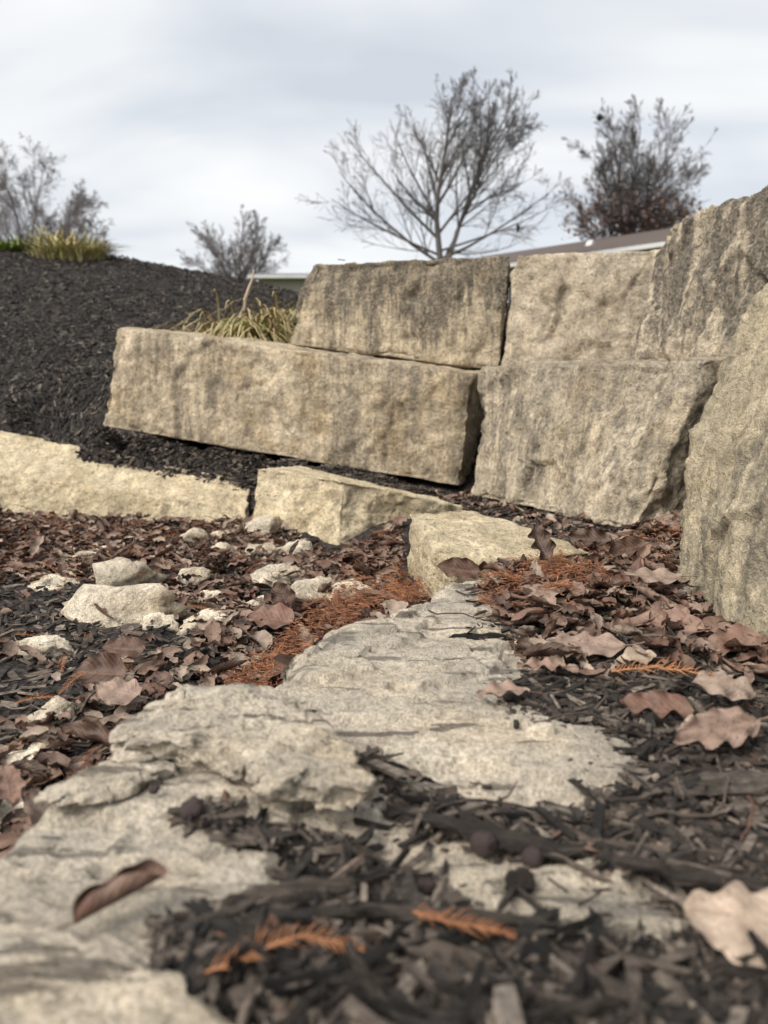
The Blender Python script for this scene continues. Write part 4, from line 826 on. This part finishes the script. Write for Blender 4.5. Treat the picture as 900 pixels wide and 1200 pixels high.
twig(480, 945, 640, 935, .0016, 'dark twig below the two berries', .35, seed=13)
twig(0, 895, 110, 880, .002, 'dark twig lying over the broken flat stone', .3, -.09, .02, seed=14)
twig(20, 990, 40, 930, .0012, 'short grey twig by the sloping pale stone', .6, -.05, seed=15, fork=False)
twig(585, 795, 640, 812, .0012, 'hair-thin twig between the tan and mauve leaves', .3, seed=16)
twig(870, 990, 890, 950, .0014, 'orange brown looped twig near a white chip', .86, 0, .03, False, 17)

# ------------------------------------------------------------------ sedge clumps and stalks on the slope
def clump(px, py, y, wid, ht, n, tints, label, seed, droop=1.0, lean=0.0):
    rg = np.random.default_rng(seed); c = PX(px, py, y); z = float(soil([c[0]], [c[1]])[0]); b = Bag()
    RR = wid / 2 * np.sqrt(rg.random(n)); AA = rg.uniform(0, 6.28, n); ZZ = soil(c[0] + RR * np.cos(AA), c[1] + RR * np.sin(AA) * .6) - z - .01
    for k in range(n):
        r, a = RR[k], AA[k]; p = np.array([r * math.cos(a), r * math.sin(a) * .6, 0.0]); l = ht * rg.uniform(.7, 1.5); d = np.array([math.cos(a) * .5 + rg.normal(0, .35) + lean, math.sin(a) * .4 + rg.normal(0, .3), 1.4]); P = [p]
        p[2] = ZZ[k]
        for s_ in range(6): d = d / np.linalg.norm(d); P.append(P[-1] + d * l / 6); d = d + np.array([d[0], d[1], -.55 * droop]) * .38
        P = np.array(P); w_ = rg.uniform(.003, .006) * (y / 4); sd = np.cross(P[3] - P[0], [0, 0, 1]); sd = sd / (np.linalg.norm(sd) + 1e-9); wv = w_ * np.array([1, 1, .95, .85, .7, .45, .08]); up = np.array([0, 0, .25])
        V = np.concatenate([P - sd * wv[:, None], P + up * -wv[:, None] * .6, P + sd * wv[:, None]]); F = [(i, i + 1, i + 8, i + 7) for i in range(6)] + [(i + 7, i + 8, i + 15, i + 14) for i in range(6)]
        b.add(V, np.array(F), np.clip(rg.choice(tints) + rg.normal(0, .05), 0, 1))
    tag(link('sedge_clump', b.mesh('sedge_clump', M_GRASS, tint=True), loc=(c[0], c[1], z)), label, 'grass clump')
clump(80, 300, 6.3, .62, .20, 420, [.3, .4, .5, .6, .66], 'straw-coloured sedge clump on the crest of the mulch slope', 1, .8, .1)
clump(8, 298, 6.4, .35, .10, 260, [.8, .9, 1.0], 'low bright green grass tuft beside the straw-coloured clump', 2, 1.2)
clump(282, 392, 3.58, .46, .32, 1000, [.15, .25, .32, .38, .45, .52], 'drooping straw and brown sedge clump behind the long tilted block', 3, 2.6, -.1)
clump(322, 385, 3.72, .32, .28, 300, [.6, .8, .9, 1.0], 'yellow green sedge clump behind the straw one at the lichen-rimmed block', 4, 3.0, .1)
M_STALK = plain_mat('dry_stalk', (.52, .42, .33), (.34, .26, .2), 30, .8, .001, (1, 1, .2))
def stalk(p0, p1, r0, r1, label):
    n = 6; P = np.array([p0 + (p1 - p0) * k / (n - 1) + np.array([.004 * math.sin(k * 2), 0, 0]) for k in range(n)]); V, F = tube_chain(P - P[0], np.linspace(r0, r1, n), 7)
    tag(link('dry_stalk', mesh_of('dry_stalk', V, F, M_STALK), loc=P[0]), label, 'stalk')
stalk(PX(282, 372, 3.7), PX(298, 316, 3.7), .010, .004, 'pale pinkish broken stalk standing in the sedge')
stalk(PX(212, 392, 3.5), PX(223, 367, 3.5), .005, .003, 'short thin white stick poking up behind the long tilted block')
o = put('mulch_chip', CHIPS[4], PX(400, 304, 3.2)[:2], 0, .3, sc=(.03, .02, .03), z=PX(400, 305, 3.2)[2]); tag(o, 'tiny dark chip on the top edge of the lichen-rimmed block', 'wood chip', tint=.1)

# ------------------------------------------------------------------ bare trees
def grow(rg, p, d, ln, r, lev, out, P):
    n = max(3, int(5 - lev * .5)) + (3 if lev == 0 else 0); pts = [p]; rad = [r]; d = d / np.linalg.norm(d); kids = []
    for i in range(n):
        d = d + rg.normal(0, P['wob'], 3) + np.array([0, 0, P['up'] * (.4 if lev == 0 else 1)]); d = d / np.linalg.norm(d)
        p = p + d * ln / n; pts.append(p); rad.append(max(P['min'], r * (1 - .8 * (i + 1) / n)))
        kids.append((p, d.copy(), (i + 1) / n, rad[-1]))
    out.append((np.array(pts), rad, lev))
    if lev >= P['lev']: return
    for q, dd, t_, rr in kids:
        if t_ < P['bare'][min(lev, len(P['bare']) - 1)]: continue
        for _ in range(int(P['kids'][min(lev, len(P['kids']) - 1)] + rg.random())):
            a = rg.uniform(0, 6.28); u_ = np.cross(dd, [0.3, .1, 1.0]); u_ /= np.linalg.norm(u_); v_ = np.cross(dd, u_); side = math.cos(a) * u_ + math.sin(a) * v_; ang = rg.uniform(*P['ang'])
            l2 = ln * rg.uniform(.42, .66) * (1.12 - .72 * t_) * (1.35 if lev >= 2 else 1.0)
            grow(rg, q - dd * ln / n * rg.uniform(0, .8), dd * math.cos(ang) + side * math.sin(ang), l2, max(P['min'], rr * rg.uniform(.55, .75)), lev + 1, out, P)
def tree(px, y, z0, label, seed, leaders, P, mat, foliage=None, name='bare_tree'):
    rg = np.random.default_rng(seed); base = np.array([(px - 450) / FPX * y, y, z0]); root = link(name, None, loc=base); tag(root, label, 'tree'); tips = []
    # trunk below the first fork, then every limb with its own twigs
    fz = P['fork']; V, F = tube_chain([(0, 0, -.3), (.02, 0, fz * .5), (0, 0, fz + .15)], [P['r'] * 1.3, P['r'], P['r'] * .9], 10); link('trunk', mesh_of('trunk', V, F, mat), root)
    spine = None
    for dx, dz, off, ln, r in leaders:
        st_ = np.array([0, 0, fz + off]) if spine is None else np.array([np.interp(fz + off, spine[:, 2], spine[:, k]) for k in range(3)])
        out = []; grow(rg, st_, np.array([dx, rg.normal(0, .25) * (abs(dx) + .1), dz]), ln, r, 0 if ln > P['big'] else 1, out, P); b = Bag()
        if spine is None: spine = out[0][0]
        for pts, rad, lev in out:
            b.add(*tube_chain(pts, rad, 6 if lev == 0 else 4 if lev == 1 else 3))
            if lev >= 2: tips.extend(pts[1:])
        link('limb', b.mesh('limb', mat), root)
    if foliage:
        zlo, zhi, n, sz, fm = foliage; T = np.array(tips); T = T[(T[:, 2] > zlo) & (T[:, 2] < zhi)]; wgt = np.clip((zhi - T[:, 2]) / (zhi - zlo), .02, 1) ** 1.3; T = T[rg.choice(len(T), n, p=wgt / wgt.sum())] + rg.normal(0, .12, (n, 3)); b = Bag()
        for q in T:
            u_ = rg.normal(size=3); u_ /= np.linalg.norm(u_); v_ = np.cross(u_, rg.normal(size=3)); v_ /= np.linalg.norm(v_); w_ = np.cross(u_, v_); s_ = sz * rg.uniform(.6, 1.3)
            b.add(np.array([q - u_ * s_, q + v_ * s_ * .5 + w_ * s_ * .15, q + u_ * s_, q - v_ * s_ * .5 + w_ * s_ * .15]), np.array([(0, 1, 2, 3)]))
        link('foliage', b.mesh('foliage', fm), root)
    TIPS[y] = np.array(tips) + base
    return root
TIPS = {}
PT1 = dict(wob=.05, up=.07, min=.0042, lev=4, bare=(.3, .12, .15, .2), kids=(1.9, 1.7, 1.4, 1.1), ang=(.4, .85), fork=1.6, r=.12, big=3.4)
t1 = tree(517, 20, 1.15, 'tall bare tree with spreading limbs behind the lichen-rimmed block', 14, [(-.04, 1, 0, 4.7, .10), (.22, 1, .3, 4.4, .065), (-.95, .5, .7, 3.3, .045), (.95, .5, .8, 3.1, .042), (-.9, .62, 1.3, 3.2, .042), (.45, 1, .6, 3.9, .05), (-.7, .9, 1.8, 2.7, .036), (.75, .75, 1.4, 2.9, .038), (-1.0, .25, .9, 3.0, .036), (1.0, .25, 1.0, 2.8, .034), (-.5, 1, 2.6, 2.0, .03), (.5, 1, 2.7, 1.9, .03)], PT1, M_BARK)
PT2 = dict(wob=.055, up=.04, min=.0052, lev=4, bare=(.1, .15, .2, .3), kids=(2.0, 1.6, 1.3, .8), ang=(.36, .8), fork=2.8, r=.15, big=4.0)
M_OAKL = plain_mat('oak_leaf_brown', (.20, .12, .09), (.11, .068, .052), 3, .8, .001)
t2 = tree(728, 28, 1.3, 'bare upright tree holding russet leaves low in its crown', 5, [(0, 1, 0, 5.0, .07), (.15, 1, .2, 4.9, .055), (-.16, 1, .2, 4.9, .055), (.30, 1, .1, 4.6, .05), (-.30, 1, .1, 4.6, .05), (.46, 1, .1, 4.2, .045), (-.46, 1, .1, 4.2, .045), (.7, .85, .4, 3.5, .04), (-.7, .85, .4, 3.4, .04), (.9, .55, .6, 3.0, .04), (-.9, .55, .6, 2.6, .04)], PT2, M_BARK, (2.6, 6.0, 2300, .085, M_OAKL))
PT3 = dict(wob=.08, up=.015, min=.0065, lev=4, bare=(.12, .2, .2, .3), kids=(2.0, 1.7, 1.5, 1.0), ang=(.45, .9), fork=3.0, r=.18, big=3.4)
tree(48, 38, 1.4, 'wide bare tree with drooping fine twigs beyond the mulch crest', 7, [(-.1, 1, 0, 6.2, .09), (.25, 1, .2, 6.0, .075), (-.4, 1, 0, 5.8, .07), (.55, 1, .1, 5.6, .07), (.8, .75, .3, 5.2, .06), (1.0, .5, .5, 4.8, .055), (1.0, .3, .8, 4.2, .055), (-.8, .7, .2, 5.0, .055)], PT3, M_BARK2)
PT4 = dict(wob=.07, up=.04, min=.0075, lev=4, bare=(.12, .2, .2, .3), kids=(1.7, 1.5, 1.2, .7), ang=(.35, .75), fork=4.0, r=.18, big=3.0)
tree(286, 46, 1.45, 'small round-headed bare tree above the grey-roofed house', 9, [(0, 1, 0, 4.4, .10), (.25, 1, .1, 4.2, .08), (-.25, 1, .1, 4.2, .08), (.5, .95, .1, 3.9, .07), (-.5, .95, .1, 3.9, .07), (.8, .65, .3, 3.4, .06), (-.8, .65, .3, 3.4, .06)], PT4, M_BARK2)
def hung(px, py, y, sz, name, label, cat, tint, tree_y):
    q = PX(px, py, y); T = TIPS[y]; q = T[np.argmin(((T - q) ** 2 * np.array([1, .02, 1])).sum(1))]; V, F = lump_geo(int(px), 2); o = link(name, mesh_of(name, V, F, M_WOOD), loc=q); o.scale = sz; tag(o, label, cat, tint=tint)
hung(697, 143, 28, (.10, .10, .12), 'twig_nest', 'dark ball-shaped nest high in the upright russet tree', 'nest', .1, 28)
hung(604, 268, 20, (.05, .04, .09), 'twig_nest', 'small dark pointed nest low in the spreading bare tree', 'nest', .05, 20)

# ------------------------------------------------------------------ houses beyond
M_ROOF = plain_mat('brown_shingle', (.10, .075, .065), (.07, .052, .046), 6, .9, .01)
M_ROOFG = plain_mat('grey_shingle', (.20, .20, .205), (.15, .15, .155), 6, .9, .01)
M_WHITE = plain_mat('white_trim', (.58, .58, .57), (.48, .48, .48), 3, .5, .001)
M_SIDE = plain_mat('pale_siding', (.50, .46, .40), (.44, .41, .36), 3, .7, .004)
m_gl, tg, bgl = new_mat('window_glass'); bgl.inputs['Base Color'].default_value = (.03, .035, .04, 1); bgl.inputs['Roughness'].default_value = .08
def box(name, lo, hi, mat, parent, bev=0.0):
    V = [(x, y, z) for x in (lo[0], hi[0]) for y in (lo[1], hi[1]) for z in (lo[2], hi[2])]
    return link(name, mesh_of(name, V, [(0, 1, 3, 2), (4, 6, 7, 5), (0, 4, 5, 1), (2, 3, 7, 6), (0, 2, 6, 4), (1, 5, 7, 3)], mat, False), parent)
def prism(name, prof, x0, x1, mat, parent):
    n = len(prof); V = [(x0, y, z) for y, z in prof] + [(x1, y, z) for y, z in prof]
    F = [tuple(range(n - 1, -1, -1)), tuple(range(n, 2 * n))] + [(k, (k + 1) % n, n + (k + 1) % n, n + k) for k in range(n)]
    return link(name, mesh_of(name, V, F, mat, False), parent)
def house(loc, rz, ln, half, eave, ridge, rm, label):
    r = link('house', None, loc=loc); r.rotation_euler = (0, 0, rz); tag(r, label, 'house')
    prism('wall', [(-half + .45, -.5), (half - .45, -.5), (half - .45, eave - .02), (0, ridge - .25), (-half + .45, eave - .02)], -ln / 2 + .3, ln / 2 - .3, M_SIDE, r)
    k = (ridge - eave) / half
    for s_ in (-1, 1):
        prism('roof_slope', [(0, ridge), (s_ * half, eave), (s_ * half, eave - .14), (0, ridge - .14)][::s_], -ln / 2, ln / 2, rm, r)
        box('gutter', (-ln / 2, s_ * (half + .06) - .055, eave - .15), (ln / 2, s_ * (half + .06) + .055, eave - .04), M_WHITE, r)
    for sx in (-1, 1):
        for s_ in (-1, 1): prism('rake_board', [(0, ridge - .03), (s_ * half, eave - .03), (s_ * half, eave - .22), (0, ridge - .22)][::s_], sx * (ln / 2 + .03) - .025, sx * (ln / 2 + .03) + .025, M_WHITE, r)
    for x in np.arange(-ln / 2 + 1.6, ln / 2 - 1.2, 2.6):
        w_ = box('window', (x, -half + .41, .9), (x + 1.0, -half + .50, 2.1), M_WHITE, r); box('pane', (x + .08, -half + .395, .98), (x + .92, -half + .42, 2.02), m_gl, w_)
    return r
h1 = house((8.2 - .0, 25.7, 1.5), -math.pi / 4, 12.5, 4.7, 2.54, 3.80, M_ROOF, 'low house with brown shingle roof and white gutter behind the top-course stones')
prism('roof_vent', [(-2.45, 2.95), (-2.25, 2.95), (-2.25, 3.28), (-2.35, 3.30), (-2.45, 3.16)], -.5, -.3, M_WHITE, h1)
house((-1.65, 32, 1.5), 0, 6.2, 4.0, 2.85, 3.45, M_ROOFG, 'distant house with grey roof and white eaves past the mulch slope')
